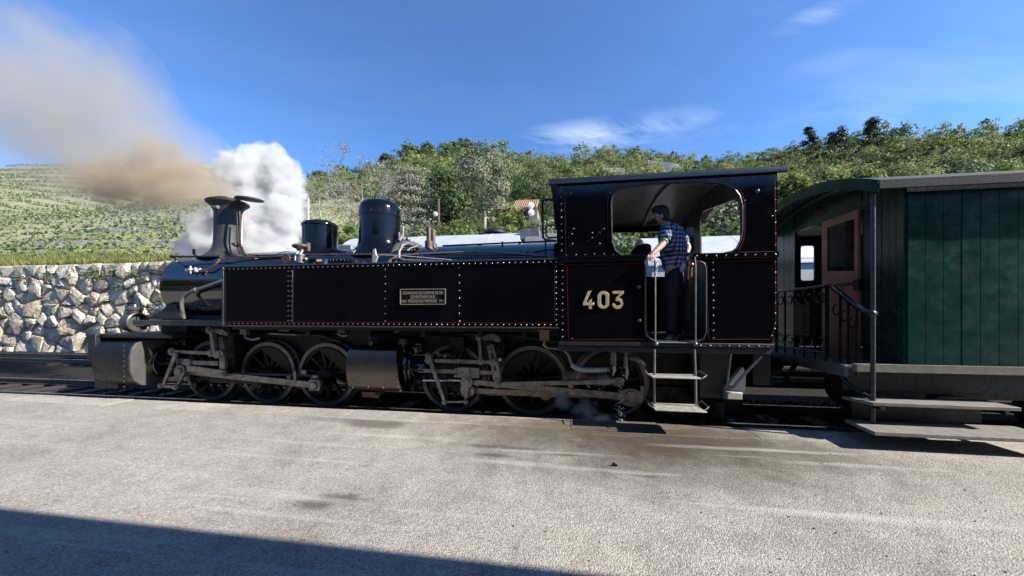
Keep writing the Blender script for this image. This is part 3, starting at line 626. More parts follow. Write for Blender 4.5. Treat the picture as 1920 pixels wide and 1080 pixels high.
lk = rpoly(pz([(912, 648), (925, 645), (930, 662), (937, 690), (939, 711), (925, 712), (922, 692), (917, 668)], YV), .02)
sl_ = [rpoly(pz([(921, 663), (924, 662), (927, 675), (924, 676)], YV), .004), rpoly(pz([(926.5, 687), (929.5, 686), (930, 695), (927.5, 696)], YV), .004)]
ml = MB().plate(lk, sl_, YV - .02, YV + .03); eye(ml, 920.5, 655.5, YV, .022, .07); eye(ml, 925, 679, YV, .05, .10); eye(ml, 930, 712, YV, .022, .08); eye(ml, 935, 712, YV, .022, .08)
part(ml, 'expansion_link', M['steel'], bevel=.004)
lb = MB(); eye(lb, 937, 678, YV + .03, .075, .07); lb.plate(rpoly(pz([(928, 650), (936, 655), (946, 672), (946, 688), (940, 690), (930, 660)], YV), .03), (), YV + .045, YV + .075); eye(lb, 937.5, 674, YV, .028, .05); eye(lb, 938, 684, YV, .028, .05)
part(lb, 'link_bearing', M['matt'])
bl = MB(); eye(bl, 937.5, 674.3, YV - .03, .02, .02); part(bl, 'link_bolt', M['galv'], None)
part(MB().box(wx(785, 4.72), wx(925, 4.72), 4.69, 4.76, wz(850, 700, 4.72), wz(850, 692, 4.72)), 'slide_bar', M['steel'], bevel=.006)
xh = MB(); a, b = W(858, 707, 4.70), W(899, 689, 4.70); xh.box(a.x, b.x, 4.665, 4.80, a.z, b.z); a, b = W(872, 720, 4.69), W(882, 688, 4.69); xh.box(a.x, b.x, 4.64, 4.8, a.z, b.z)
for q in (855, 897): 
    for y in (692, 704): a = W(q, y, 4.7); xh.box(a.x - .02, a.x + .02, 4.67, 4.8, a.z - .02, a.z + .02)
eye(xh, 876.6, 715, 4.69, .085, .12); eye(xh, 876.6, 715, 4.66, .045, .12)
for k in range(4): a = W(866 + k * 7, 698, 4.66); xh.cyl((a.x, 4.66, a.z), (a.x, 4.65, a.z), .012, 8)
part(xh, 'crosshead', M['steel'], bevel=.006)
kb = MB(); a, b = W(866, 741, 4.72), W(889, 724, 4.72); kb.plate(rpoly([(a.x, a.z), (b.x, a.z), (b.x, b.z), (a.x, b.z)], .05), (), 4.70, 4.80); part(kb, 'rod_brass', M['steel'], bevel=.008)
part(MB().cyl(W(786, 713, 4.78), W(864, 713, 4.78), .022, 14), 'piston_rod', M['bright'])
part(MB().cyl(W(782, 713, 4.78), W(792, 713, 4.78), .05, 14).cyl(W(786, 694, 4.72), W(796, 695, 4.72), .035, 10).box(*sum(((min(a, b), max(a, b)) for a, b in zip(W(770, 735, 4.75), W(782, 690, 4.85))), ())), 'piston_gland', M['matt'])
# bracket & guide yoke behind the motion
part(MB().box(wx(905, 4.85), wx(945, 4.85), 4.86, 5.1, .75, 1.2), 'motion_bracket', M['under'], bevel=.01)
part(MB().box(wx(842, 4.9), wx(870, 4.9), 4.9, 5.1, .9, 1.15), 'valve_chest', M['under'], bevel=.01)
part(MB().box(.55, 2.3, 5.05, 6.0, .16, .5), 'added_dark_block', M['under'], bevel=.02)  # dark block added under the cab to hide the sunlit ground beyond
# front engine
rod('connecting_rod', (343, 695), (592, 722), YM, .09, .095, .05, eyes=[((341, 694.6), .06)])
be_ = MB(); a = W(592, 721, YM); be_.box(a.x - .085, a.x + .10, YM - .05, YM + .04, a.z - .09, a.z + .085); be_.box(a.x - .05, a.x + .05, YM - .02, YM + .04, a.z + .085, a.z + .15); eye(be_, 592.5, 722, YM, .062, .16)
part(be_, 'big_end', M['steel'], bevel=.015)
rod('eccentric_rod', (352, 690), (424, 699), YV, .09, .075, .045, eyes=[((420, 701), .045)])
rod('eccentric_rod', (424, 700), (600, 704), YV + .09, .035, .035, .03, 'matt')
rod('coupling_rod', (395, 712), (560, 716), YR + .02, .09, .09, .05, 'under')
rod('coupling_rod', (560, 712), (605, 722), YR + .02, .12, .10, .05, 'matt', eyes=[((485, 718), .09)])
a = W(556, 706, YM); part(MB().box(a.x - .02, a.x + .02, YM - .04, YM + .04, a.z - .07, a.z + .09).box(a.x + .07, a.x + .15, YM, YM + .05, a.z + .03, a.z + .1), 'rod_oil_cup', M['steel'], bevel=.005)
part(MB().box(wx(360, 4.72), wx(412, 4.72), 4.69, 4.76, wz(385, 685, 4.72), wz(385, 676, 4.72)), 'slide_bar', M['steel'], bevel=.006)
xh = MB(); a, b = W(334, 686, 4.70), W(360, 672, 4.70); xh.box(a.x, b.x, 4.665, 4.80, a.z, b.z); eye(xh, 342, 695, 4.69, .10, .12); eye(xh, 341, 695, 4.66, .05, .14)
part(xh, 'crosshead', M['steel'], bevel=.012)
part(MB().tube([W(341, 700, 4.66), W(341, 708, 4.66), W(336, 716, 4.66), W(334, 724, 4.66)], [.045, .03, .025, .025], 8), 'crosshead_arm', M['steel'])
rod('union_link', (303, 723), (331, 726), YV - .03, .04, .04, .03, eyes=[((303, 723), .04), ((331, 726), .04)])
rod('combination_lever', (331, 662), (307, 722), YV - .05, .065, .04, .035)
rod('radius_rod', (323, 659), (398, 662), YV, .05, .055, .04, eyes=[((324, 659), .06), ((398, 662), .055)])
rod('lifting_link', (396, 619), (401, 661), YV - .05, .06, .06, .03, eyes=[((394, 619), .055)])
rod('lifting_link', (405, 622), (408, 658), YV + .02, .05, .05, .03, 'matt')
part(MB().plate(rpoly(pz([(402, 615), (420, 617), (431, 624), (429, 629), (416, 627), (402, 622)], YV), .025), (), YV - .035, YV), 'weighbar_arm', M['steel'], bevel=.004)
ml = MB().plate(rpoly(pz([(409, 632), (416, 632), (420, 655), (422, 692), (411, 692), (411, 660)], YV), .02), (), YV, YV + .05); eye(ml, 411, 664, YV, .06, .1); eye(ml, 417, 662, YV, .05, .08)
part(ml, 'expansion_link', M['steel'], bevel=.005)
part(MB().box(wx(423, 4.8), wx(436, 4.8), 4.82, 5.1, .55, 1.15), 'motion_bracket', M['under'], bevel=.01)
part(MB().tube([W(325, 655, 4.8), W(322, 640, 4.8), W(325, 625, 4.85)], .012, 6), 'cylinder_pipe', M['matt'])
part(MB().tube([W(278, 642, 4.55), W(285, 668, 4.55), W(282, 683, 4.58)], .016, 6), 'cylinder_pipe', M['matt'])
# ---- cylinders
def casing(xa, xb, dy=0, k=1.0):
    pr = [(4.95, 1.03), (4.64, 1.03), (4.55, 1.0), (4.50, .93), (4.475, .80), (4.475, .62), (4.51, .49), (4.60, .40), (4.78, .36), (4.95, .36)]
    zc_ = .70
    return [(4.95 - (4.95 - y) * k + dy, zc_ + (z - zc_) * k) for y, z in pr]
hx0, hx1 = wx(651, 4.49), wx(742, 4.49)
HPc = part(MB().plate(casing(0, 0)[:3] + [(4.52, .965), (4.95, .965)], (), hx0, hx1, 'yz'), 'rear_cylinder', M['black'], bevel=.01)
prof = casing(0, 0)[3:]
def skin(prof, x0, x1, nx=2):
    n = 24; pts = []
    for i in range(n + 1):                      # smooth curve through the profile
        t = i / n * (len(prof) - 1); j = min(int(t), len(prof) - 2); f = t - j
        P = [Vector(prof[max(0, min(len(prof) - 1, j + o))]) for o in (-1, 0, 1, 2)]
        pts.append(.5 * ((2 * P[1]) + (P[2] - P[0]) * f + (2 * P[0] - 5 * P[1] + 4 * P[2] - P[3]) * f * f + (3 * P[1] - P[0] - 3 * P[2] + P[3]) * f ** 3))
    mb = MB(); v = [(x, p.x, p.y) for x in (x0, x1) for p in pts]; m_ = len(pts)
    mb.add(v, [(i, i + 1, m_ + i + 1, m_ + i) for i in range(m_ - 1)]); return mb
slant = wx(752, 4.49)
cs = skin([(4.515, .966)] + prof, hx0, hx1); 
cs.v = [(x + (slant - hx1) * max(0, (.966 - z) / .6) if x > (hx0 + hx1) / 2 else x, y, z) for x, y, z in cs.v]
part(cs, 'cylinder_sheet', M['brown'], HPc)
cb = MB()
for q, y in ((655, 695), (683, 695), (711, 696), (658, 714), (661, 727), (690, 726), (718, 727), (744, 707), (745, 716), (746, 726), (740, 672), (750, 733)): cb.rivet(W(q, y, 4.475), .014)
part(cb, 'cylinder_bolt', M['bead'], HPc)
rl = MB()
for q in (652, 734): rl.tube([W(q, 661, 4.515), W(q + .5, 672, 4.485), W(q + 1, 678, 4.475)], .005, 5)
part(rl, 'red_lining', M['red'], HPc)
part(MB().cyl((hx0 - .05, 4.86, .70), (hx0 + .02, 4.86, .70), .30, 36), 'cylinder_cover', M['black'], HPc, bevel=.008)
part(MB().cyl((hx1, 4.86, .70), (hx1 + .10, 4.86, .70), .31, 36).cyl((hx1 + .1, 4.86, .70), (hx1 + .14, 4.86, .70), .26, 36).cyl((hx1 + .14, 4.86, .7), (hx1 + .3, 4.86, .7), .12, 20).cyl((hx1, 4.95, 1.0), (hx1 + .22, 4.95, 1.0), .13, 20), 'cylinder_cover', M['black'], HPc, bevel=.008)
part(MB().box(hx0 + .15, hx0 + .35, 4.6, 4.9, .30, .37).cyl((hx0 + .22, 4.62, .33), (hx0 + .4, 4.62, .31), .025, 8), 'drain_cock', M['rust'], HPc)
oc = W(756, 641, 4.7); part(MB().box(oc.x - .04, oc.x + .045, 4.66, 4.76, oc.z - .035, oc.z + .045).cyl((oc.x, 4.7, oc.z - .035), (oc.x, 4.7, oc.z - .09), .025, 10), 'oil_box', pm('dull_bronze', (.16, .10, .06), .5, .7, var=.3, vs=14))
part(MB().tube([W(757, 648, 4.68), W(758, 662, 4.66), W(765, 684, 4.66), W(770, 698, 4.66), W(776, 704, 4.68)], .007, 6), 'oil_pipe', M['copper'])
part(MB().tube([W(690, 620, 4.7), W(694, 638, 4.68)], .007, 6).cyl(W(695, 641, 4.68), W(695.5, 651, 4.68), .028, 10), 'oil_bottle', M['greypipe'])
ch2 = MB()
for k in range(9):
    t = k / 8; p = W(741 + 33 * t, 623 - 8 * t - 3 * math.sin(math.pi * t), 4.6)
    ch2.tube([p + Vector((.017 * math.cos(a), .008 * math.sin(a) * (k % 2), .010 * math.sin(a))) for a in [2 * math.pi * j / 8 for j in range(8)]], .005, 5, closed=True)
part(ch2, 'hanging_chain', M['greypipe'])
# pipes and brackets hung under the tank
part(MB().tube([W(470, 618, 4.9), W(540, 626, 4.95), W(600, 628, 4.95), W(640, 640, 4.9)], .022, 8), 'brake_pipe', M['matt'])
part(MB().tube([W(770, 632, 4.95), W(830, 630, 4.95), W(880, 626, 4.95), W(960, 628, 4.95), W(1040, 640, 4.9)], .02, 8), 'steam_heating_pipe', M['matt'])
part(MB().tube([W(748, 640, 4.8), W(752, 660, 4.75), (W(760, 672, 4.75)), W(772, 668, 4.75)], .016, 8), 'drain_pipe', M['greypipe'])
for q, y in ((768, 662), (780, 655), (790, 690), (822, 662), (835, 668)): a = W(q, y, 4.72); part(MB().cyl((a.x, 4.70, a.z), (a.x, 4.76, a.z), .022, 10).box(a.x - .02, a.x + .02, 4.72, 4.8, a.z - .05, a.z), 'gland_nut', M['steel'])
for q in (480, 590, 700, 800, 905, 985): part(MB().box(wx(q, 4.6) - .03, wx(q, 4.6) + .03, 4.46, 4.98, 1.17, 1.25), 'tank_bracket', M['under'], bevel=.006)
# underside clutter below the tank
ul = MB(); a = W(462, 622, 4.75); ul.box(a.x - .06, a.x + .07, 4.7, 4.85, a.z - .04, a.z + .09).tube([a + Vector((-.03, 0, -.04)), a + Vector((0, 0, -.1)), a + Vector((.12, 0, -.12)), a + Vector((.25, 0, -.09))], .02, 8).tube([a + Vector((.07, 0, .02)), a + Vector((.35, .1, -.03)), a + Vector((.7, .2, -.05))], .018, 8)
part(ul, 'brake_hanger', M['greypipe']); ul = MB()
a = W(640, 622, 4.75); ul.box(a.x - .06, a.x + .05, 4.75, 4.9, a.z - .02, a.z + .09).tube([a + Vector((-.05, 0, -.02)), a + Vector((.02, 0, -.06)), a + Vector((.1, 0, -.05))], .018, 8)
part(ul, 'brake_hanger', M['greypipe'])
fr_ = MB()
for k in range(13): fr_.rivet((-4.2 + k * .32, 5.1, 1.06), .018)
tag(part(fr_, 'frame_rivet', M['under']), kind='stuff')
bk = MB()
for q, y in ((558, 668), (835, 722), (902, 742)): a = W(q, y, 4.98); bk.cyl((a.x, 4.95, a.z), (a.x, 5.05, a.z), .03, 10).bar((a.x, 5.0, a.z), (a.x + .03, 5.0, a.z - .25), .04, .04)
part(bk, 'brake_rigging', M['under'])
# tan injector box with its delivery pipe
a = W(1021, 626, 4.45); ib = MB().box(a.x - .06, a.x + .06, 4.40, 4.52, a.z - .055, a.z + .04).box(a.x - .085, a.x + .08, 4.39, 4.53, a.z + .04, a.z + .055)
for k in range(4): ib.box(a.x - .05 + k * .03, a.x - .032 + k * .03, 4.405, 4.425, a.z - .085, a.z - .055)
part(ib, 'injector_box', pm('tan_bronze', (.34, .24, .15), .5, .5, var=.2, vs=14))
part(MB().tube([a + Vector((0, .01, -.05)), a + Vector((0, .01, -.11)), W(1020, 646, 4.46), W(1027, 652, 4.46), W(1040, 652.5, 4.5), W(1056, 655, 4.5), W(1066, 664, 4.5), W(1072, 682, 4.5), W(1078, 688, 4.5)], .024, 10), 'injector_pipe', M['greypipe'])
part(MB().tube([W(1072, 684, 4.5), W(1080, 690, 4.5), W(1092, 693.5, 4.5), W(1112, 694, 4.5), W(1138, 693, 4.5)], .033, 12), 'overflow_pipe', M['galv'])
iv = MB()
for q, y0, y1, r in ((1150, 662, 694, .04), (1173, 668, 690, .032)): iv.cyl(W(q, y0, 4.62), W(q, y1, 4.62), r, 12).cyl(W(q, y0 - 8, 4.62), W(q, y0, 4.62), r * .6, 10)
iv.cyl(W(1150, 688, 4.62), W(1140, 693, 4.55), .035, 10).tube([W(1180, 670, 4.7), W(1192, 672, 4.7), W(1200, 678, 4.72), W(1206, 684, 4.75)], .04, 8)
part(iv, 'injector', M['greypipe'])
# ---- cab steps
ST = part(MB().tube([W(1227, 655, YT - .06), W(1227, 705, YT - .07), W(1227, 757, YT - .07)], .014, 8), 'cab_step', M['greypipe'])
part(MB().tube([W(1302, 655, YT - .06), W(1304, 705, YT - .07), W(1305, 757, YT - .07)], .014, 8), 'step_hanger', M['greypipe'], ST)
for (q0, q1, zt) in ((1221, 1314, .775), (1224, 1318, .43)):
    x0, x1 = wx(q0, 4.15), wx(q1, 4.15)
    part(MB().box(x0, x1, 4.03 if zt < .6 else 4.10, 4.36, zt - .012, zt), 'step_tread', M['tread'], ST, bevel=.003)
    for xx, s in ((x0, -1), (x1, 1)): part(MB().tube([(xx, 4.1, zt), (xx + s * .05, 4.12, zt + .03), (xx + s * .04, 4.3, zt + .05), (xx, 4.34, zt)], .007, 6), 'tread_guard', M['greypipe'], ST)
# ---- rear brackets under the cab
part(MB().plate(pz([(1360, 748), (1361, 728), (1372, 712), (1390, 690), (1394, 688), (1399, 705), (1398, 735), (1388, 747)], 4.55), (), 4.55, 4.62).box(wx(1362, 4.5), wx(1390, 4.5), 4.47, 4.56, wz(1375, 748, 4.5), wz(1375, 735, 4.5)), 'frame_end_bracket', M['galv'], bevel=.006)
part(MB().tube([W(1371, 660, 4.36), W(1366, 700, 4.4), W(1362, 733, 4.44)], .012, 8).tube([W(1428, 668, 4.36), W(1400, 697, 4.42), W(1371, 731, 4.46)], .017, 8).ball(W(1368, 728, 4.44), .035, 8, 6), 'diagonal_stay', M['greypipe'])
part(MB().plate([(4.62, .45), (4.95, .36), (5.0, .36), (5.0, 1.02), (4.62, 1.02)], (), wx(1308, 4.7), wx(1362, 4.7), 'yz'), 'ash_pan', pm('faded_black_pan', (.035, .035, .037), .5, var=.3, vs=5), bevel=.015)
part(MB().cyl((wx(1345, 4.9), 4.85, .36), (wx(1345, 4.9), 4.85, .1), .06, 12).box(wx(1330, 4.8), wx(1362, 4.8), 4.8, 4.9, .12, .2), 'ash_pan_drain', M['under'])
part(MB().box(2.2, 2.4, 4.6, 6.44, .62, 1.02), 'rear_buffer_beam', M['under'], bevel=.01)
part(MB().cyl((2.4, YC, .78), (2.75, YC, .78), .09, 16).cyl((2.72, YC, .78), (2.78, YC, .78), .2, 24), 'rear_buffer', M['under'])
# ---- front end: running board, front cylinder, beam, lamp
fx = wx(258, 4.55)
part(MB().box(fx, TX0 - .02, 4.50, 5.1, 1.335, 1.375).box(fx, TX0 - .02, 4.485, 4.505, 1.30, 1.38), 'front_running_board', pm('running_board_steel', (.06, .062, .066), .35, .3, var=.3, vs=9), bevel=.006)
part(MB().box(fx, TX0 - .02, 5.94, 6.54, 1.335, 1.375), 'front_running_board', M['matt'], bevel=.006)
part(MB().cyl(W(258, 609, 4.7), W(276, 608.5, 4.72), .04, 14), 'brass_oil_cup', M['brass'])
lx0, lx1 = -7.25, wx(286, 4.62)
LP = part(MB().plate(casing(0, 0, -.06, 1.08), (), lx0, lx1 - .1, 'yz'), 'front_cylinder', M['under'], bevel=.012)
ep = rpoly([(lx1 - .42, 1.02), (lx1 - .22, 1.05), (lx1 - .06, .72), (lx1 + .05, .45), (lx1 + .1, .33), (lx1 - .08, .33), (lx1 - .25, .55)], .05)
part(MB().plate(casing(0, 0, -.06, 1.09), (), lx1 - .11, lx1 - .06, 'yz'), 'cylinder_end_plate', pm('dull_grey_plate', (.075, .075, .074), .55, .2, var=.25, vs=6, bump=.1, bs=30), LP, bevel=.008)
part(MB().lathe([(.275, lx1 - .06), (.275, lx1 - .045), (.262, lx1 - .045), (.262, lx1 - .06)], (0, 4.84, .70), 'x', 36, loop=True), 'brass_ring', M['brass'], LP)
part(MB().cyl((lx1 - .06, 4.84, .70), (lx1 + .06, 4.84, .70), .26, 36).cyl((lx1 + .06, 4.84, .70), (lx1 + .22, 4.84, .70), .11, 20).cyl((lx1 - .06, 4.95, 1.02), (lx1 + .3, 4.95, 1.02), .11, 20), 'cylinder_cover', M['black'], LP, bevel=.01)
part(MB().cyl((lx0 - .06, 4.84, .7), (lx0, 4.84, .7), .29, 36), 'cylinder_cover', M['black'], LP, bevel=.01)
cbm = MB()
for k in range(9): t = k / 8; cbm.rivet((lx1 - .12 - .0, casing(0, 0, -.08, 1.12)[4][0] , 1.0 - .62 * t), .014, (0, -1, 0))
part(cbm, 'cylinder_bolt', M['bead'], LP)
part(MB().cyl((wx(310, 4.78), 4.78, .71), (wx(334, 4.78), 4.78, .71), .025, 12), 'piston_rod', M['bright'])
part(MB().box(-7.35, -5.95, 4.5, 6.54, 1.10, 1.16).box(-7.45, -7.3, 4.45, 6.6, .72, 1.16), 'front_buffer_beam', M['matt'], bevel=.01)
part(MB().box(-6.1, -5.98, 4.75, 4.85, 1.16, 1.32).box(-5.95, -5.4, 4.95, 5.05, 1.16, 1.34), 'running_board_bracket', M['under'], bevel=.008)
part(MB().cyl((-7.45, YC, .80), (-7.75, YC, .80), .09, 16).cyl((-7.73, YC, .80), (-7.79, YC, .80), .22, 28), 'front_buffer', M['matt'])
lpx = W(252, 604, 4.95)
LA = part(MB().lathe([(.0, -.10), (.15, -.10), (.165, -.07), (.165, .08), (.145, .09), (.145, .02), (0, .02)], (lpx.x, lpx.y, lpx.z), 'x', 28), 'head_lamp', pm('grey_lamp_casing', (.07, .07, .068), .45, .3, var=.3, vs=9))
part(MB().lathe([(.10, 0), (.10, .05), (.115, .055), (.115, .08), (.06, .11), (.05, .15), (0, .15)], (lpx.x, lpx.y, lpx.z + .15), 'z', 20), 'lamp_vent', M['bead'], LA)
part(MB().tube([(lpx.x + .13, lpx.y, lpx.z + .12), (lpx.x + .13, lpx.y, lpx.z + .33), (lpx.x + .06, lpx.y, lpx.z + .38), (lpx.x - .12, lpx.y, lpx.z + .38), (lpx.x - .16, lpx.y, lpx.z + .3)], .008, 6), 'lamp_handle', M['crown_iron'], LA)
# dragging sill plate and cow catcher edge at the far left
part(MB().box(-7.4, -6.95, 4.5, 4.6, .3, .72), 'guard_plate', M['matt'], bevel=.01)
# ================================================================== GREEN CARRIAGE
XR, XD, XE, XB = 3.2, 2.98, 3.5, 15.0
CAR = empty('railway_carriage', (9.0, YC, ZR), label='dark green wooden railway carriage with open end balcony behind the steam engine', cat='railway carriage')
def cpart(mb, name, m, parent=None, **kw): return mb.build(name, m, parent or CAR, **kw)
carc = lambda y, base=2.82, rise=.325, half=1.36: base + rise * (1 - ((y - YC) / half) ** 2)
ys2 = [YC + 1.35 * (k / 16 - 1) for k in range(33)]
rf = cpart(MB().plate([(y, carc(y)) for y in ys2] + [(y, carc(y) + .035) for y in reversed(ys2)], (), XR, XB, 'yz'), 'roof', M['felt'])
cpart(MB().plate([(y, carc(y) - .035) for y in ys2[1:-1]] + [(y, carc(y) - .003) for y in reversed(ys2[1:-1])], (), XR + .02, XB - .02, 'yz'), 'roof_lining', M['green'], rf)
cpart(MB().plate([(y, carc(y) - .09) for y in ys2] + [(y, carc(y) + .04) for y in reversed(ys2)], (), XR - .03, XR, 'yz'), 'roof_end_board', M['green'], rf, bevel=.004)
cpart(MB().box(XR - .02, XB, 4.155, 4.185, 2.765, 2.825), 'eave_board', M['felt'], rf, bevel=.004)
cpart(MB().plate([(y, carc(y) - .085) for y in ys2[2:-2]] + [(y, carc(y) - .06) for y in reversed(ys2[2:-2])], (), XE - .03, XE - .005, 'yz'), 'roof_cove', pm('faded_green_moulding', (.06, .12, .09), .5, var=.2), rf)
# end wall: planks left of the doorway and right of the door, header above
yA = WX(1615, 500, XE).y; yB = WX(1546, 500, XE).y; yCc = WX(1491, 500, XE).y
y0c, y1c = 4.285, 6.76; zf = .93
def planks(ya, yb, n, z0, ztop, name='plank'):
    for k in range(n):
        a = ya + (yb - ya) * k / n; b = ya + (yb - ya) * (k + 1) / n - .006; jig = random.uniform(-.003, .003)
        mb = MB().plate([(a, z0), (b, z0), (b, min(ztop, carc(b) - .05)), (a, min(ztop, carc(a) - .05))], (), XE + jig, XE + .03, 'yz')
        cpart(mb, 'plank', M['green'])
planks(y0c, yA - .01, 6, zf, 9)
planks(yCc + .01, y1c, 5, zf, 9)
zdt = WX(1580, 404, XE).z
hd = [(yA - .01, zdt + .01), (yCc + .01, WX(1495, 420, XE).z)] 
cpart(MB().plate([(yA - .01, zdt), (yCc + .01, zdt)] + [(y, carc(y) - .045) for y in reversed(ys2) if yA - .01 < y < yCc + .01], (), XE + .002, XE + .03, 'yz'), 'door_header', M['green'])
cpart(MB().box(XE + .03, XE + .06, y0c, yA, zf, 2.7).box(XE + .03, XE + .06, yCc, y1c, zf, 2.7), 'inner_wall', M['under'])
# sliding door, brown, with a glazed upper half
gl = [(WX(1608, 500, XE).y, WX(1608, 508, XE).z), (WX(1556, 500, XE).y, WX(1556, 508, XE).z), (WX(1556, 500, XE).y, WX(1582, 418, XE).z), (WX(1608, 500, XE).y, WX(1582, 418, XE).z)]
DR = cpart(MB().plate([(yA, zf), (yB, zf), (yB, zdt - .002), (yA, zdt - .002)], [gl], XE - .035, XE - .002, 'yz'), 'door', M['wood'], bevel=.003)
gy0, gy1, gz0, gz1 = min(p[0] for p in gl), max(p[0] for p in gl), min(p[1] for p in gl), max(p[1] for p in gl)
cpart(MB().box(XE - .02, XE - .012, gy0, gy1, gz0, gz1), 'pane', M['darkwin'], DR)
cpart(MB().plate([(yA + .09, zf + .1), (yB - .09, zf + .1), (yB - .09, gz0 - .28), (yA + .09, gz0 - .28)], (), XE - .042, XE - .034, 'yz').box(XE - .045, XE - .034, yA, yB, gz0 - .16, gz0 - .14), 'door_panel', M['wood'], DR, bevel=.004)
p = WX(1600, 530, XE - .06); cpart(MB().cyl(p, p + Vector((0, .3, .0)), .012, 8).box(XE - .08, XE - .03, p.y - .1, p.y - .02, p.z - .10, p.z + .03), 'handle', M['crown_iron'], DR)
sg = [WX(1526, 402, XE), WX(1547, 397, XE)]
for dz in (-.0, .035): cpart(MB().box(XE - .008, XE + .001, min(sg[0].y, sg[1].y), max(sg[0].y, sg[1].y), sg[0].z - .012 - dz, sg[0].z + .012 - dz), 'red_sign', M['red'])
# body shell: far side with a window, floor, near side with planks and windows
fw = [wx(1501, 6.64), wx(1527, 6.64)]; wz0, wz1 = wz(1513, 526, 6.64), wz(1513, 461, 6.64)
holes = [rpoly([(fw[0], wz0), (fw[1], wz0), (fw[1], wz1), (fw[0], wz1)], .04)] + [rpoly([(x, 1.75), (x + .75, 1.75), (x + .75, 2.5), (x, 2.5)], .05) for x in (5.2, 6.6, 8.0, 9.4, 10.8, 12.2)]
cpart(MB().plate([(XE + .03, zf), (XB, zf), (XB, 2.78), (XE + .03, 2.78)], holes, 6.63, 6.66), 'far_side_wall', M['under'])
wins = [(5.15 + 1.45 * k, 5.15 + 1.45 * k + .85) for k in range(6)]
cpart(MB().plate([(XE + .035, zf), (XB, zf), (XB, 2.76), (XE + .035, 2.76)], [rpoly([(a, 1.72), (b, 1.72), (b, 2.48), (a, 2.48)], .04) for a, b in wins], 4.30, 4.32), 'side_wall', M['green'])
for k in range(38):
    x = XE + .03 + k * .16; z1 = 2.74; 
    inw = [w for w in wins if x < w[1] + .02 and x + .155 > w[0] - .02]
    cpart(MB().box(x, x + .154, 4.275 + random.uniform(-.002, .002), 4.30, zf, 1.66 if inw else z1), 'plank', M['green'])
for a, b in wins[:4]:
    wf = cpart(MB().plate([(a - .03, 1.69), (b + .03, 1.69), (b + .03, 2.51), (a - .03, 2.51)], [[(a + .03, 1.75), (b - .03, 1.75), (b - .03, 2.45), (a + .03, 2.45)]], 4.265, 4.30), 'window', M['wood'], bevel=.003)
    cpart(MB().box(a + .02, b - .02, 4.285, 4.291, 1.74, 2.46), 'pane', M['darkwin'], wf)
cpart(MB().box(XE, XB, 4.33, 6.7, .86, .92), 'floor', M['under'])
cpart(MB().box(XD + .02, XE, 4.31, 6.62, .865, .925), 'balcony_floor', pm('grey_balcony_boards', (.07, .07, .075), .6, var=.3, vs=9))
cpart(MB().box(XD - .02, XD + .018, 4.30, 6.64, .80, .925), 'end_beam', pm('grey_end_beam', (.12, .12, .125), .5, var=.25, vs=7), bevel=.005)
cpart(MB().box(XD + .05, XB, 4.255, 4.30, .86, .945), 'sill_board', M['plank'], bevel=.004)
cpart(MB().box(XD + .1, XB, 4.5, 4.6, .62, .86).box(XD + .1, XB, 6.44, 6.54, .62, .86), 'underframe', M['under'])
# balcony railing
rl = MB().tube([(3.0, 6.6, 1.80), (3.0, 4.62, 1.80)], .022, 8).tube([(3.0, 6.6, 1.02), (3.0, 4.62, 1.02)], .014, 6)
RG = cpart(rl, 'balcony_railing', M['crown_iron'])
for k in range(11):
    y = 4.62 + k * .198; r_ = .022 if k % 5 == 0 else .012
    cpart(MB().tube([(3.0, y, .92), (3.0, y, 1.80)], r_, 8), 'baluster', M['crown_iron'], RG)
    if k < 10:
        for z, s in ((1.12, 1), (1.68, -1)):
            sp = [(3.0, y + .1 + (.085 - .05 * t) * math.cos(5.5 * t * s), z + (.085 - .05 * t) * math.sin(5.5 * t * s)) for t in [j / 14 for j in range(15)]]
            cpart(MB().tube(sp, .009, 5), 'scroll', M['crown_iron'], RG)
cpart(MB().box(2.99, 3.01, 4.9, 5.2, 1.2, 1.6), 'railing_plate', M['crown_iron'], RG)
PX, PY = 3.165, 4.215
pb = W(1627, 790, PY)
cpart(MB().tube([(PX, PY, 2.72), (PX, PY, 1.5), (PX, PY, .335)], .022, 10).ball((PX - .01, PY, 1.48), .04, 10, 6), 'balcony_pole', pm('chipped_black_pole', (.05, .05, .052), .4, .3, var=.5, vs=22, bump=.2, bs=50))
SRp = [(3.0, 4.62, 1.80), (3.02, 4.56, 1.79), (3.12, 4.36, 1.56), (3.16, 4.3, 1.50), (3.21, 4.22, 1.485)]
SRL = cpart(MB().tube(SRp, [.026, .028, .03, .028, .022], 8), 'stair_rail', M['crown_iron'])
for t in (.25, .5, .75):
    p = Vector(SRp[1]).lerp(Vector(SRp[3]), t)
    cpart(MB().tube([p, (p.x, p.y, .8)], .013, 6), 'baluster', M['crown_iron'], SRL)
    sp = [(p.x, p.y + (.07 - .03 * u) * math.sin(5 * u) + .05, p.z - .2 + (.07 - .03 * u) * math.cos(5 * u)) for u in [j / 12 for j in range(13)]]
    cpart(MB().tube(sp, .010, 5), 'scroll', M['crown_iron'], SRL)
cpart(MB().tube([(3.0, 4.6, .95), (3.05, 4.5, .78), (3.1, 4.38, .66), (3.2, 4.26, .58)], .024, 8).tube([(3.0, 4.6, .78), (3.08, 4.45, .9)], .02, 8), 'step_bracket', M['crown_iron'])
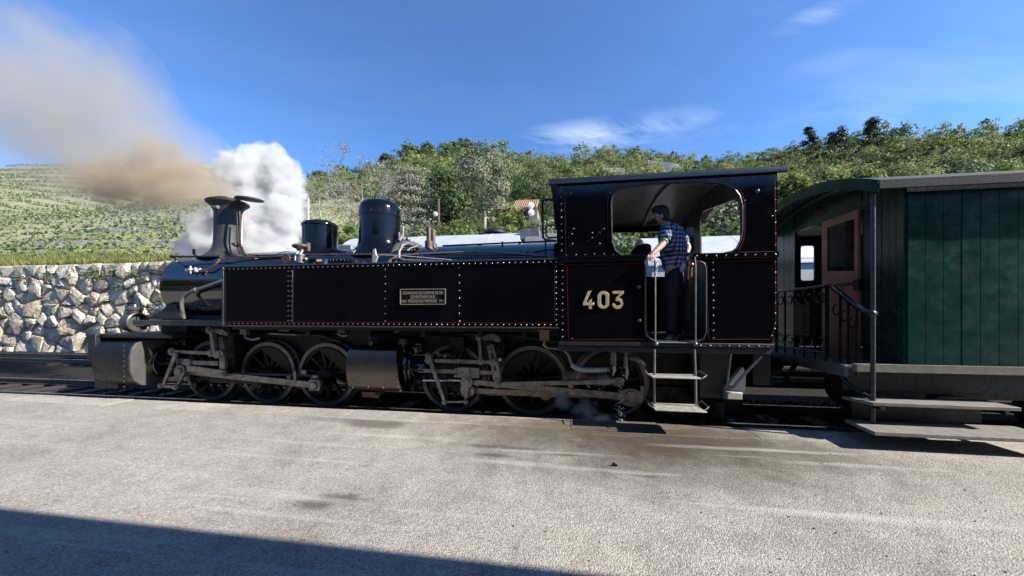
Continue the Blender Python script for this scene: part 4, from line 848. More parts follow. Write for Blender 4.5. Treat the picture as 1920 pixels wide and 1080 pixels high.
# steps
su0 = wx(1580, 4.4)
def step(q0, q1, ya, yb, z, xe):
    x0, x1 = wx(q0, yb), wx(q1, ya)
    return cpart(MB().plate([(x0, yb), (x1, ya), (xe, ya), (xe, yb)], (), z - .035, z, 'xy'), 'footboard', M['plank'], bevel=.006)
step(1578, 1636, 4.12, 4.40, .57, 4.35); step(1584, 1640, 3.90, 4.32, .335, 4.5)
cpart(MB().box(3.1, 4.3, 4.40, 4.43, .33, .57).box(3.15, 3.19, 4.1, 4.6, .50, .53).box(4.2, 4.24, 4.1, 4.6, .5, .53).box(3.2, 3.24, 3.95, 4.6, .27, .30).box(4.3, 4.34, 3.95, 4.6, .27, .30), 'footboard_bracket', M['under'])
# running gear
for x in (4.3, 5.6, 12.5, 13.8):
    for y in (4.98, 6.06):
        cpart(MB().cyl((x, y - .06, ZR + .36), (x, y + .06, ZR + .36), .36, 32).lathe([(.30, -.075), (.36, -.075), (.36, .075), (.30, .075)], (x, y, ZR + .36), 'y', 32, loop=True), 'wheel', M['under'])
    cpart(MB().box(x - .12, x + .12, 4.72, 4.9, .28, .54).box(x - .4, x + .4, 4.76, 4.84, .56, .62).box(x - .28, x + .28, 4.76, 4.84, .62, .67).cyl((x, 4.70, .41), (x, 4.73, .41), .09, 16), 'axle_box', M['under'], bevel=.008)
cpart(MB().box(3.5, 6.0, 4.78, 4.86, .5, .58), 'bogie_frame', M['under'])
cpart(MB().cyl((2.80, YC, .78), (3.0, YC, .78), .09, 16).cyl((2.79, YC, .78), (2.81, YC, .78), .2, 24), 'buffer', M['under'])
cpart(MB().tube([(2.9, 5.0, .85), (2.75, 5.0, .6), (2.55, 5.05, .55), (2.42, 5.1, .75)], .03, 8), 'brake_hose', M['under'])
cpart(MB().cyl(W(1640, 705, 4.62), W(1640, 705, 4.72), .09, 20).ball(W(1640, 705, 4.6), .05, 10, 6), 'vacuum_cylinder', M['greypipe'])

# ================================================================== PERSON
def skinned(name, nodes, edges, m, parent=None, sub=2, root=0):
    me = bpy.data.meshes.new(name); me.from_pydata([tuple(n[0]) for n in nodes], edges, []); me.materials.append(m)
    o = link(name, me, parent); o.modifiers.new('skin', 'SKIN'); 
    for i, n in enumerate(nodes):
        r = n[1]; sv_ = me.skin_vertices[0].data[i]; sv_.radius = r if isinstance(r, tuple) else (r, r); sv_.use_root = (i == root)
    o.modifiers['skin'].use_smooth_shade = True
    s = o.modifiers.new('sub', 'SUBSURF'); s.levels = sub; s.render_levels = sub
    return o
P = W
Yb = 4.66
pel = P(1264, 512, Yb); wai = P(1263, 488, Yb); che = P(1261, 455, Yb - .01); nek = P(1251, 424, Yb - .03); nk2 = P(1245, 416, Yb - .04); hd1 = P(1238, 405, Yb - .05); hd2 = P(1234, 393, Yb - .05)
jaw = P(1228, 411, Yb - .06); nose = P(1222, 403, Yb - .08)
shn = P(1252, 433, Yb - .19); eln = P(1243, 457, Yb - .27); wrn = P(1224, 476, YT - .02); pam = P(1217, 479, YT - .035)
shf = P(1268, 433, Yb + .17); elf = P(1291, 464, Yb + .15); wrf = P(1284, 484, Yb + .06); paf = P(1279, 495, Yb + .02)
hpn = P(1258, 516, Yb - .09); knn = P(1258, 577, Yb - .1); ann = P(1258, 634, Yb - .08); ton = P(1247, 641, Yb - .1)
hpf = P(1270, 516, Yb + .09); knf = P(1268, 577, Yb + .11); anf = P(1271, 634, Yb + .12); tof = P(1262, 641, Yb + .1)
nodes = [(pel, (.10, .08)), (wai, (.095, .075)), (che, (.12, .085)), (nek, (.075, .07)), (nk2, .052), (hd1, (.072, .078)), (hd2, (.080, .088)), (jaw, .045), (nose, .016),
         (shn, .058), (eln, .043), (wrn, .03), (pam, (.036, .016)), (shf, .058), (elf, .043), (wrf, .03), (paf, (.036, .02)),
         (hpn, .085), (knn, .06), (ann, .042), (ton, .035), (hpf, .085), (knf, .06), (anf, .042), (tof, .035)]
edges = [(0, 1), (1, 2), (2, 3), (3, 4), (4, 5), (5, 6), (5, 7), (7, 8), (2, 9), (9, 10), (10, 11), (11, 12), (2, 13), (13, 14), (14, 15), (15, 16), (0, 17), (17, 18), (18, 19), (19, 20), (0, 21), (21, 22), (22, 23), (23, 24)]
PER = skinned('person', nodes, edges, M['skin'])
tag(PER, 'person in a blue checked shirt and dark trousers leaning in the cab doorway', 'person')
# fingers of the near hand, curling over the rail; thumb to the side
for i in range(4):
    b0 = pam + Vector((-.010 + i * .017, -.004, -.004)); ln_ = (.058, .066, .064, .05)[i]
    fn = [(b0 + Vector((.008, .012, .008)), .0105), (b0 + Vector((-.006, -.016, -.004)), .0095), (b0 + Vector((-.012, -.024, -.026)), .0085), (b0 + Vector((-.008, -.018, -ln_)), .0075)]
    skinned('finger', fn, [(0, 1), (1, 2), (2, 3)], M['skin'], PER, 1)
th = [(pam + Vector((.03, .0, .0)), .012), (pam + Vector((.028, .028, -.012)), .0105), (pam + Vector((.012, .045, -.02)), .009)]
skinned('thumb', th, [(0, 1), (1, 2)], M['skin'], PER, 1)
# ears
er = MB().ball(P(1241, 405, Yb - .135), (.016, .008, .028), 10, 8)
er.build('ear', M['skin'], PER)
# hair and beard
MB().ball(P(1239, 396.5, Yb - .05), (.094, .092, .082), 20, 14).ball(P(1231, 393.5, Yb - .055), (.062, .066, .05), 16, 10).ball(P(1243.5, 405, Yb - .045), (.078, .084, .085), 18, 12).ball(P(1247, 413, Yb - .04), (.058, .064, .06), 16, 10).build('hair', M['hair'], PER, smooth=180)
skinned('beard', [(P(1234, 409, Yb - .055), .062), (P(1228, 412.5, Yb - .06), .05), (P(1226, 417, Yb - .06), .03)], [(0, 1), (1, 2)], M['hair'], PER)
# shirt: torso with two rolled sleeves
mc, t, b = newmat('blue_checked_cotton')
tcn = t.nodes.new('ShaderNodeTexCoord'); sx = t.nodes.new('ShaderNodeSeparateXYZ'); t.links.new(tcn.outputs['Object'], sx.inputs[0])
def bands(o_, per, ph):
    n1 = t.nodes.new('ShaderNodeMath'); n1.operation = 'MULTIPLY_ADD'; t.links.new(o_, n1.inputs[0]); n1.inputs[1].default_value = 6.2832 / per; n1.inputs[2].default_value = ph
    n2 = t.nodes.new('ShaderNodeMath'); n2.operation = 'SINE'; t.links.new(n1.outputs[0], n2.inputs[0]); return mrange(t, n2.outputs[0], -.25, .45, 0, 1)
ad = t.nodes.new('ShaderNodeMath'); ad.operation = 'ADD'; t.links.new(sx.outputs[0], ad.inputs[0]); t.links.new(sx.outputs[1], ad.inputs[1])
va, vb2 = bands(ad.outputs[0], .05, .4), bands(sx.outputs[2], .05, 0)
sm = t.nodes.new('ShaderNodeMath'); sm.operation = 'ADD'; t.links.new(va, sm.inputs[0]); t.links.new(vb2, sm.inputs[1])
hf = t.nodes.new('ShaderNodeMath'); hf.operation = 'MULTIPLY'; t.links.new(sm.outputs[0], hf.inputs[0]); hf.inputs[1].default_value = .5
t.links.new(ramp(t, hf.outputs[0], [(.0, (.012, .02, .06)), (.5, (.07, .105, .22)), (1., (.38, .41, .48))]), b.inputs['Base Color']); b.inputs['Roughness'].default_value = .85
bn = t.nodes.new('ShaderNodeBump'); bn.inputs['Strength'].default_value = .6; bn.inputs['Distance'].default_value = .02; t.links.new(nnoise(t, 11, 3, .5), bn.inputs['Height']); t.links.new(bn.outputs[0], b.inputs['Normal'])
skinned('shirt', [(P(1264, 510, Yb), (.16, .135)), (P(1264, 494, Yb), (.165, .14)), (wai + Vector((0, 0, .07)), (.168, .14)), (che, (.185, .145)), (P(1257, 436, Yb - .02), (.14, .12)), (P(1251, 424, Yb - .03), (.072, .07)),
                  (shn, .078), (P(1245, 452, Yb - .255), .064), (shf, .078), (P(1289, 458, Yb + .15), .064)],
        [(0, 1), (1, 2), (2, 3), (3, 4), (4, 5), (4, 6), (6, 7), (4, 8), (8, 9)], mc, PER, root=3)
skinned('sleeve_cuff', [(P(1246, 450, Yb - .25), .066), (P(1243.5, 455, Yb - .265), .064)], [(0, 1)], pm('pale_shirt_lining', (.30, .32, .38), .85), PER, 1)
skinned('trousers', [(pel, (.15, .125)), (P(1264, 497, Yb), (.14, .12)), (hpn, .10), (knn, .082), (P(1258, 630, Yb - .08), .066), (hpf, .10), (knf, .082), (P(1271, 630, Yb + .12), .066)],
        [(0, 1), (0, 2), (2, 3), (3, 4), (0, 5), (5, 6), (6, 7)], M['trouser'], PER)
skinned('shirt_tail', [(P(1280, 493, Yb - .11), (.035, .03)), (P(1279, 502, Yb - .13), (.045, .02)), (P(1276, 510, Yb - .125), (.03, .01))], [(0, 1), (1, 2)], pm('pale_shirt_tail', (.5, .5, .54), .85), PER, 1)
for a_, b_ in ((ann, ton), (anf, tof)):
    skinned('boot', [(a_, .055), (a_ + Vector((.01, 0, -.05)), .055), (b_ + Vector((0, 0, -.02)), (.05, .035))], [(0, 1), (1, 2)], M['cap'], PER, 1)
# ================================================================== GROUND, TRACK, PLATFORM
def sheet(name, x0, x1, y0, y1, z, m, nx=1, ny=1, kind='structure'):
    xs = np.linspace(x0, x1, nx + 1); yy = np.linspace(y0, y1, ny + 1)
    mb = MB(); mb.v = [(x, y, z) for y in yy for x in xs]; mb.f = [(j * (nx + 1) + i, j * (nx + 1) + i + 1, (j + 1) * (nx + 1) + i + 1, (j + 1) * (nx + 1) + i) for j in range(ny) for i in range(nx)]
    return tag(mb.build(name, m, None, smooth=0, recalc=False), kind=kind)
sheet('ground', -700, 700, -400, 900, -.30, pm('earth', (.16, .14, .10), .9, var=.2, vs=.3))
# platform surface: pale coarse asphalt with stains
ma, t, b = newmat('pale_coarse_asphalt')
tcn = t.nodes.new('ShaderNodeTexCoord'); ob = tcn.outputs['Object']
vor = t.nodes.new('ShaderNodeTexVoronoi'); vor.inputs['Scale'].default_value = 125; t.links.new(ob, vor.inputs['Vector'])
vor2 = t.nodes.new('ShaderNodeTexVoronoi'); vor2.inputs['Scale'].default_value = 44; t.links.new(ob, vor2.inputs['Vector'])
gr = ramp(t, vor.outputs['Color'], [(.0, (.16, .147, .13)), (.4, (.30, .277, .25)), (.75, (.405, .377, .342)), (1., (.57, .54, .50))])
big = nnoise(t, .7, 6, .6, ob); med = nnoise(t, 5.5, 5, .65, ob)
def mixc(f, a, b2, mode='MIX'):
    n = t.nodes.new('ShaderNodeMix'); n.data_type = 'RGBA'; n.blend_type = mode
    for s, v in ((0, f), (6, a), (7, b2)):
        if isinstance(v, (int, float)): n.inputs[s].default_value = v
        elif isinstance(v, tuple): n.inputs[s].default_value = (*v, 1)
        else: t.links.new(v, n.inputs[s])
    return n.outputs[2]
c = mixc(1.0, gr, ramp(t, big, [(.3, (.78, .77, .76)), (.5, (1., 1., 1.)), (.72, (1.12, 1.11, 1.09))]), 'MULTIPLY')
c = mixc(1.0, c, ramp(t, med, [(.28, (.80, .79, .78)), (.5, (1, 1, 1)), (.75, (1.1, 1.1, 1.1))]), 'MULTIPLY')
def blob(cx, cy_, rx, ry, soft=.6, warp=.55, sc=3.0):
    mp = t.nodes.new('ShaderNodeVectorMath'); mp.operation = 'SUBTRACT'; t.links.new(ob, mp.inputs[0]); mp.inputs[1].default_value = (cx, cy_, 0)
    m2 = t.nodes.new('ShaderNodeVectorMath'); m2.operation = 'MULTIPLY'; t.links.new(mp.outputs[0], m2.inputs[0]); m2.inputs[1].default_value = (1 / rx, 1 / ry, 0)
    l = t.nodes.new('ShaderNodeVectorMath'); l.operation = 'LENGTH'; t.links.new(m2.outputs[0], l.inputs[0])
    nz = nnoise(t, sc, 5, .65, ob); a = t.nodes.new('ShaderNodeMath'); a.operation = 'MULTIPLY_ADD'; t.links.new(nz, a.inputs[0]); a.inputs[1].default_value = warp * 2; t.links.new(l.outputs['Value'], a.inputs[2])
    return mrange(t, a.outputs[0], 1 + warp - soft, 1 + warp + soft * .3, 1, 0)
def G(px, py, z=.152): d = ray(px, py); return C0 + d * ((z - CAMZ) / d.z)
g = G(1225, 826); c = mixc(mixc(1., blob(g.x, g.y, 2.0, 1.0, .8), (.97, .97, .97), 'MULTIPLY'), c, (.045, .033, .022))
g = G(1060, 800); c = mixc(mixc(1., blob(g.x, g.y, 1.9, .65, .9), (.7, .7, .7), 'MULTIPLY'), c, (.09, .068, .045))
g = G(1345, 830); c = mixc(mixc(1., blob(g.x, g.y, 1.3, .75, .9), (.55, .55, .55), 'MULTIPLY'), c, (.08, .062, .044))
g = G(702, 793); c = mixc(mixc(1., blob(g.x, g.y, .45, .2, .35, .3), (.75, .75, .75), 'MULTIPLY'), c, (.09, .085, .08))
g = G(620, 783); c = mixc(mixc(1., blob(g.x, g.y, .42, .16, .4, .4), (.35, .35, .35), 'MULTIPLY'), c, (.10, .095, .09))
for q, y, rx, ry in ((925, 853, .13, .03), (1060, 852, .10, .03), (940, 838, .3, .04), (640, 935, .12, .06), (590, 945, .1, .05), (1210, 893, .08, .02), (1490, 800, .5, .1)):
    g = G(q, y); c = mixc(mixc(1., blob(g.x, g.y, rx * 1.5, ry * 1.5, .5, .6, 9.), (.75, .75, .75), 'MULTIPLY'), c, (.08, .075, .07))
# pale scuff lines along the platform
wv = t.nodes.new('ShaderNodeMapping'); wv.inputs['Scale'].default_value = (.35, 6., 1); wv.inputs['Rotation'].default_value = (0, 0, .06); t.links.new(ob, wv.inputs[0])
sc = nnoise(t, 1.0, 4, .6, wv.outputs[0]); c = mixc(mixc(1., mrange(t, sc, .58, .72, 0, 1), (.5, .5, .5), 'MULTIPLY'), c, (.55, .53, .5))
oi_ = t.nodes.new('ShaderNodeObjectInfo'); vv = mrange(t, oi_.outputs['Random'], 0, 1, .86, 1.12); cm_ = t.nodes.new('ShaderNodeVectorMath'); cm_.operation = 'SCALE'; t.links.new(c, cm_.inputs[0]); t.links.new(vv, cm_.inputs['Scale']); c = cm_.outputs[0]
t.links.new(c, b.inputs['Base Color']); b.inputs['Roughness'].default_value = .9; b.inputs['Specular IOR Level'].default_value = .3
hsum = t.nodes.new('ShaderNodeMath'); hsum.operation = 'MULTIPLY_ADD'; t.links.new(vor2.outputs['Distance'], hsum.inputs[0]); hsum.inputs[1].default_value = .3; t.links.new(vor.outputs['Distance'], hsum.inputs[2])
bn = t.nodes.new('ShaderNodeBump'); bn.inputs['Strength'].default_value = .8; bn.inputs['Distance'].default_value = .006; bn.invert = True
t.links.new(hsum.outputs[0], bn.inputs['Height']); t.links.new(bn.outputs[0], b.inputs['Normal'])
M['asphalt'] = ma
PLAT = sheet('platform', -60, 60, -8, 4.10, .15, ma)
MB().box(-60, 60, 4.06, 4.10, -.3, .146).build('platform_face', M['matt'], PLAT)
kp = pm('kerb_concrete', (.30, .275, .24), .85, var=.22, vs=4, bump=.5, bs=70, col2=(.40, .37, .33))
kp2 = pm('kerb_concrete_stained', (.24, .21, .17), .85, var=.25, vs=4, bump=.5, bs=70)
x = -30.0; 
while x < 16:
    w_ = random.uniform(.92, 1.04); dz = random.uniform(-.004, .004); dy = random.uniform(-.012, .012)
    MB().box(x, x + w_ - .004, 4.104, 4.50 + dy, -.28, .151 + dz).build('kerb_stone', ma, PLAT, bevel=.003); x += w_
# tracks
def track(yc, x0, x1, label):
    T = empty('railway_track', (0, yc, 0)); T['kind'] = 'structure'
    for y in (yc - .53, yc + .53):
        r_ = MB().box(x0, x1, y - .05, y + .05, ZR - .115, ZR - .10).box(x0, x1, y - .008, y + .008, ZR - .10, ZR - .03).box(x0, x1, y - .028, y + .028, ZR - .03, ZR - .004).build('rail', M['rail'], T, bevel=.004)
        MB().box(x0, x1, y - .022, y + .022, ZR - .004, ZR).build('rail_head', M['railhead'], r_)
    me = MB().box(-.11, .11, -.9, .9, -.17, -.066).mesh('sleeper', M['sleeper'], smooth=0); k = 0
    x = x0 + .3
    while x < min(x1, 9) and k < 60:
        if x > -16: o = put(bpy.data.objects.new('sleeper', me), T); o.location = (x, yc, 0); k += 1
        x += .62
    return T
track(YC, -60, 60, ''); track(9.3, -60, 60, '')
sheet('ballast_bed', -60, 60, 4.45, 11.6, -.10, M['ballast'])
# loose ballast stones
n = 5200; C = np.stack([rng.uniform(-9, 7, n), rng.uniform(4.55, 6.9, n), rng.uniform(-.10, -.06, n)], 1)
tet = np.array([(1, 1, 1), (-1, -1, 1), (-1, 1, -1), (1, -1, -1)]) * .02
vs, fs = [], []
for i in range(n):
    q = rng.normal(size=(3, 3)); q, _ = np.linalg.qr(q); s = rng.uniform(.6, 1.6); o_ = len(vs)
    vs += [tuple(p) for p in (tet * s) @ q + C[i]]; fs += [(o_, o_ + 1, o_ + 2), (o_, o_ + 3, o_ + 1), (o_, o_ + 2, o_ + 3), (o_ + 1, o_ + 3, o_ + 2)]
mb = MB(); mb.v = vs; mb.f = fs; tag(mb.build('gravel', M['ballast'], None, smooth=0), 'dark loose track ballast between the rails under the train', 'gravel', kind='stuff')
n = 420; C = np.stack([rng.uniform(-6, 5, n), 4.1 - 2.6 * rng.uniform(0, 1, n) ** 1.6, np.full(n, .153)], 1); vs, fs = [], []
for i in range(n):
    q = rng.normal(size=(3, 3)); q, _ = np.linalg.qr(q); s = rng.uniform(.10, .28); o_ = len(vs)
    vs += [tuple(p) for p in (tet * s) @ q + C[i]]; fs += [(o_, o_ + 1, o_ + 2), (o_, o_ + 3, o_ + 1), (o_, o_ + 2, o_ + 3), (o_ + 1, o_ + 3, o_ + 2)]
mb = MB(); mb.v = vs; mb.f = fs; tag(mb.build('loose_grit', pm('loose_grit_stone', (.28, .26, .235), .9, var=.6, vs=30), None, smooth=0), 'scattered loose grit lying on the platform', 'grit', kind='stuff')
# small dark pebble on the platform, and water drops below the injector
g = G(1152, 873); MB().ball((g.x, g.y, .165), (.022, .014, .014), 9, 6).ball((g.x + .016, g.y - .006, .16), (.014, .01, .01), 7, 5).build('pebble', M['under'])
tag(bpy.data.objects['pebble'], 'small black lump of coal lying alone on the pale platform', 'pebble')
mw, t, b = newmat('water'); b.inputs['Base Color'].default_value = (.9, .92, .94, 1); b.inputs['Roughness'].default_value = .05; b.inputs['Transmission Weight'].default_value = .35; b.inputs['IOR'].default_value = 1.33
mb = MB()
for k in range(110):
    u = random.random() ** .7; q = 1166 - 4 * u + random.gauss(0, 2 + 4.5 * u); y = 684 + 110 * u
    mb.ball(W(q, y, 4.5 + random.gauss(0, .03)), random.choice((.004, .005, .006, .009)), 6, 4)
for q, y0, y1 in ((1150, 686, 706), (1153, 688, 700), (1176, 690, 712), (1174, 688, 708)): mb.tube([W(q, y0, 4.52), W(q + 1, (y0 + y1) / 2, 4.52), W(q - 1, y1, 4.52)], [.008, .011, .004], 6)
tag(mb.build('water_drops', mw), 'water dripping from the injector beneath the cab onto the track', 'water drops', kind='stuff')

# ================================================================== STATION BEHIND THE CAMERA (its canopy shades the foreground)
ST_ = empty('station_building', (2, -4.5, .15), label='low station building with a dark boarded canopy behind the viewer', cat='station building')
MB().box(-15, 16, -9, -4.6, .15, 4.6).build('wall', M['building'], ST_)
MB().plate([(-4.6, 4.35), (.95, 3.95), (.97, 3.95), (.97, 4.07), (-4.6, 4.55)], (), -4.0, 16, 'yz').build('canopy_roof', M['canopy'], ST_)
for k in range(6):
    x = 1.6 + k * 2.8; MB().box(x - .08, x + .08, -1.28, -1.12, .15, 4.10).build('canopy_post', M['canopy'], ST_, bevel=.01)
for k in range(8):
    x = -10 + k * 3.2; f_ = MB().box(x, x + 1.1, -4.63, -4.57, 1.1 if k % 3 else .15, 2.9).build('window' if k % 3 else 'door', M['canopy'], ST_)
    MB().box(x + .1, x + 1., -4.645, -4.63, 1.2, 2.8).build('pane', M['darkwin'], f_)

# ================================================================== COACHES ON THE SECOND TRACK
def coach(x0, x1, label, roofm, bodym, ztop, win=True):
    yc = 9.3; c_ = empty('parked_coach', ((x0 + x1) / 2, yc, 0), label=label, cat='railway coach', group='coaches parked on the far track')
    ar = lambda y: ztop - .55 * ((y - yc) / 1.25) ** 2 - .25 * ((y - yc) / 1.25) ** 6
    yy = [yc + 1.25 * (k / 14 - 1) for k in range(29)]
    nwin = int((x1 - x0 - 1.2) / 1.5) if win else 0; ws = [(x0 + .7 + 1.5 * k, x0 + 1.75 + 1.5 * k) for k in range(nwin)]
    for y in (yc - 1.22, yc + 1.20):
        MB().plate([(x0, .7), (x1, .7), (x1, ar(yc - 1.2) + .02), (x0, ar(yc - 1.2) + .02)], [rpoly([(a, 1.65), (b, 1.65), (b, 2.45), (a, 2.45)], .05) for a, b in ws], y, y + .02).build('side_wall', bodym, c_)
    for x in (x0, x1 - .02): MB().plate([(yc - 1.2, .7), (yc + 1.2, .7)] + [(y, ar(y) - .01) for y in reversed(yy) if abs(y - yc) < 1.2], (), x, x + .02, 'yz').build('end_wall', bodym, c_)
    r_ = MB().plate([(y, ar(y)) for y in yy] + [(y, ar(y) + .03) for y in reversed(yy)], (), x0 - .08, x1 + .08, 'yz').build('roof', roofm, c_)
    x = x0 + 1.9
    while x < x1:
        MB().plate([(y, ar(y) + .029) for y in yy] + [(y, ar(y) + .036) for y in reversed(yy)], (), x - .02, x + .02, 'yz').build('roof_seam', roofm, r_); x += 1.9
    for a, b in ws:
        MB().box(a - .02, b + .02, yc - 1.19, yc - 1.18, 1.63, 2.47).build('pane', M['darkwin'], c_)
    MB().box(x0 + .2, x1 - .2, yc - .9, yc + .9, .35, .7).build('underframe', M['under'], c_)
    for x in (x0 + 1.2, x0 + 2.6, x1 - 2.6, x1 - 1.2):
        for y in (yc - .55, yc + .55): MB().cyl((x, y - .06, .4), (x, y + .06, .4), .35, 24).build('wheel', M['under'], c_)
    return c_, r_, ar
xs_ = [wx(q, 8.9) for q in (512, 640, 972, 1016)]
c1_, r1_, ar1 = coach(xs_[0], xs_[1] - .05, 'short white roofed coach showing between chimney and sand dome on the far track', M['silver'], M['cream'], 3.36)
c2_, r2_, ar2 = coach(xs_[1] + .45, xs_[2], 'long silver roofed coach with one black roof vent on the far track', M['silver'], M['cream'], 3.56)
c3_, r3_, ar3 = coach(xs_[2] + .3, wx(1120, 8.4), 'dark grey roofed van with roof boxes seen left of the cab', M['greyroof'], M['matt'], 3.52)
c4_, r4_, ar4 = coach(wx(1222, 8.1), 14, 'long white roofed van seen through the rear cab windows', M['silver'], M['white'], 3.32, False)
v = W(928, 442, 9.3); MB().lathe([(.16, 3.5), (.16, 3.62), (.3, 3.63), (.3, 3.68), (.2, 3.76), (0, 3.78)], (v.x, 9.3, 0), 'z', 24).build('roof_vent', M['matt'], c2_)
v = W(905, 446, 8.9); MB().lathe([(.08, 3.4), (.08, 3.52), (.14, 3.56), (0, 3.6)], (v.x, 9.0, 0), 'z', 16).build('roof_vent', M['matt'], c2_)
for q in (985, 1003): v = wx(q, 8.7); MB().box(v - .12, v + .12, 8.6, 9.0, 3.3, 3.56).build('roof_box', M['greyroof'], c3_, bevel=.01)
# small grey tank-like end between the domes
v = W(655, 460, 8.3); MB().box(wx(640, 8.3), wx(668, 8.3), 8.1, 8.5, 2.6, 3.22).build('corridor_end', M['greyroof'], c2_, bevel=.04)
# ================================================================== HILLSIDE
RIDGE = [(-500, 330, 80), (0, 312, 88), (240, 304, 92), (400, 308, 96), (520, 330, 104), (562, 346, 110), (640, 330, 116), (700, 316, 122), (745, 310, 128), (800, 302, 134), (870, 292, 142), (930, 292, 148),
         (1000, 304, 156), (1060, 306, 165), (1130, 290, 178), (1200, 293, 190), (1270, 308, 205), (1340, 311, 212), (1410, 299, 210), (1480, 284, 204), (1560, 268, 196), (1640, 256, 188), (1700, 258, 182), (1900, 246, 165), (2300, 250, 140), (2800, 255, 110)]
rX = np.array([W(a, b, c).x for a, b, c in RIDGE]); rZ = np.array([W(a, b, c).z for a, b, c in RIDGE]); rY = np.array([c for a, b, c in RIDGE])
o_ = np.argsort(rX); rX, rZ, rY = rX[o_], rZ[o_], rY[o_]
WALLY, ZB = 11.5, 3.35
def terr(X, Y):
    X = np.asarray(X, float); Y = np.asarray(Y, float)
    zr = np.interp(X, rX, rZ); yr = np.interp(X, rX, rY)
    t = (Y - 13.0) / (yr - 13.0); tc_ = np.clip(t, 0, 1)
    p = np.interp(X, [-60, -25, -5], [1.0, 1.02, 1.28])
    z = ZB + (zr - ZB) * (tc_ ** p * (1 - .10 * np.sin(np.pi * tc_)))
    z = z - np.clip(t - 1, 0, 3) * zr * .28
    z += (np.sin(X * .11 + Y * .07) * .9 + np.sin(X * .23 - Y * .19 + 1) * .5) * tc_ * np.clip(1.15 - t, 0, 1)
    return z
xs = np.concatenate([np.arange(-420, -130, 10.), np.arange(-130, 150, 2.5), np.arange(150, 430, 10.)]); yy = np.concatenate([[WALLY + .35, 12.2], np.arange(13, 110, 2.), np.arange(110, 330, 5.)])
gx, gy = np.meshgrid(xs, yy); gz = terr(gx, gy)
nx, ny = len(xs), len(yy)
mb = MB(); mb.v = [tuple(p) for p in np.stack([gx, gy, gz], -1).reshape(-1, 3)]
mb.f = [(j * nx + i, j * nx + i + 1, (j + 1) * nx + i + 1, (j + 1) * nx + i) for j in range(ny - 1) for i in range(nx - 1)]
mh, t, b = newmat('hillside_soil_and_grass')
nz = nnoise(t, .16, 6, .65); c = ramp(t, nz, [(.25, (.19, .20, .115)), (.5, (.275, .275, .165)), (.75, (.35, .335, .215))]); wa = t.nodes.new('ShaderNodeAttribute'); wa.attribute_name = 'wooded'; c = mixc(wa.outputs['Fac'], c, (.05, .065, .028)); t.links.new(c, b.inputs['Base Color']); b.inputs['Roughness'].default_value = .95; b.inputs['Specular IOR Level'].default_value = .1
bn = t.nodes.new('ShaderNodeBump'); bn.inputs['Distance'].default_value = .3; t.links.new(nnoise(t, 1.8, 5, .7), bn.inputs['Height']); t.links.new(bn.outputs[0], b.inputs['Normal'])
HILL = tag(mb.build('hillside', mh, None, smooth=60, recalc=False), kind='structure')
# ---- retaining wall of rough boulders
mst, t, b = newmat('pale_rough_stone')
oi = t.nodes.new('ShaderNodeObjectInfo'); nz = nnoise(t, 4, 6, .7)
c = mixc(oi.outputs['Random'], (.62, .53, .41), (.66, .62, .55)); c = mixc(1., c, ramp(t, nnoise(t, .9, 4, .6), [(.35, (.62, .58, .5)), (.6, (1.05, 1.03, 1.))]), 'MULTIPLY'); c = mixc(1., c, ramp(t, nz, [(.3, (.5, .47, .43)), (.55, (1, 1, 1)), (.75, (1.25, 1.2, 1.12))]), 'MULTIPLY'); t.links.new(c, b.inputs['Base Color']); b.inputs['Roughness'].default_value = .92
bn = t.nodes.new('ShaderNodeBump'); bn.inputs['Distance'].default_value = .04; t.links.new(nnoise(t, 9, 6, .7), bn.inputs['Height']); t.links.new(bn.outputs[0], b.inputs['Normal'])
RW = empty('retaining_wall', (-18, WALLY, 0), label='retaining wall of big pale boulders under a grassy bank, left of the engine', cat='stone wall')
MB().box(-60, 40, WALLY + .08, WALLY + .5, -.3, 3.28).build('wall_core', pm('wall_mortar', (.26, .23, .18), .95, bump=.4, bs=8), RW)
def clip(poly, p, n):                       # keep the half plane (q - p) . n <= 0
    out = []
    for i in range(len(poly)):
        a, b_ = poly[i], poly[(i + 1) % len(poly)]; da = (a[0] - p[0]) * n[0] + (a[1] - p[1]) * n[1]; db = (b_[0] - p[0]) * n[0] + (b_[1] - p[1]) * n[1]
        if da <= 0: out.append(a)
        if da * db < 0: u = da / (da - db); out.append((a[0] + (b_[0] - a[0]) * u, a[1] + (b_[1] - a[1]) * u))
    return out
r2 = np.random.default_rng(4); count = 0; pts = []
for _ in range(9000):                       # boulder seats of mixed size, pushed apart
    q = (r2.uniform(-27, -9), r2.uniform(-.1, 3.4)); rad = r2.choice([.17, .28, .38], p=[.25, .4, .35])
    if all(((q[0] - c_[0]) * .8) ** 2 + ((q[1] - c_[1]) * 1.15) ** 2 > ((rad + c_[2])) ** 2 * .86 for c_ in pts): pts.append((*q, rad))
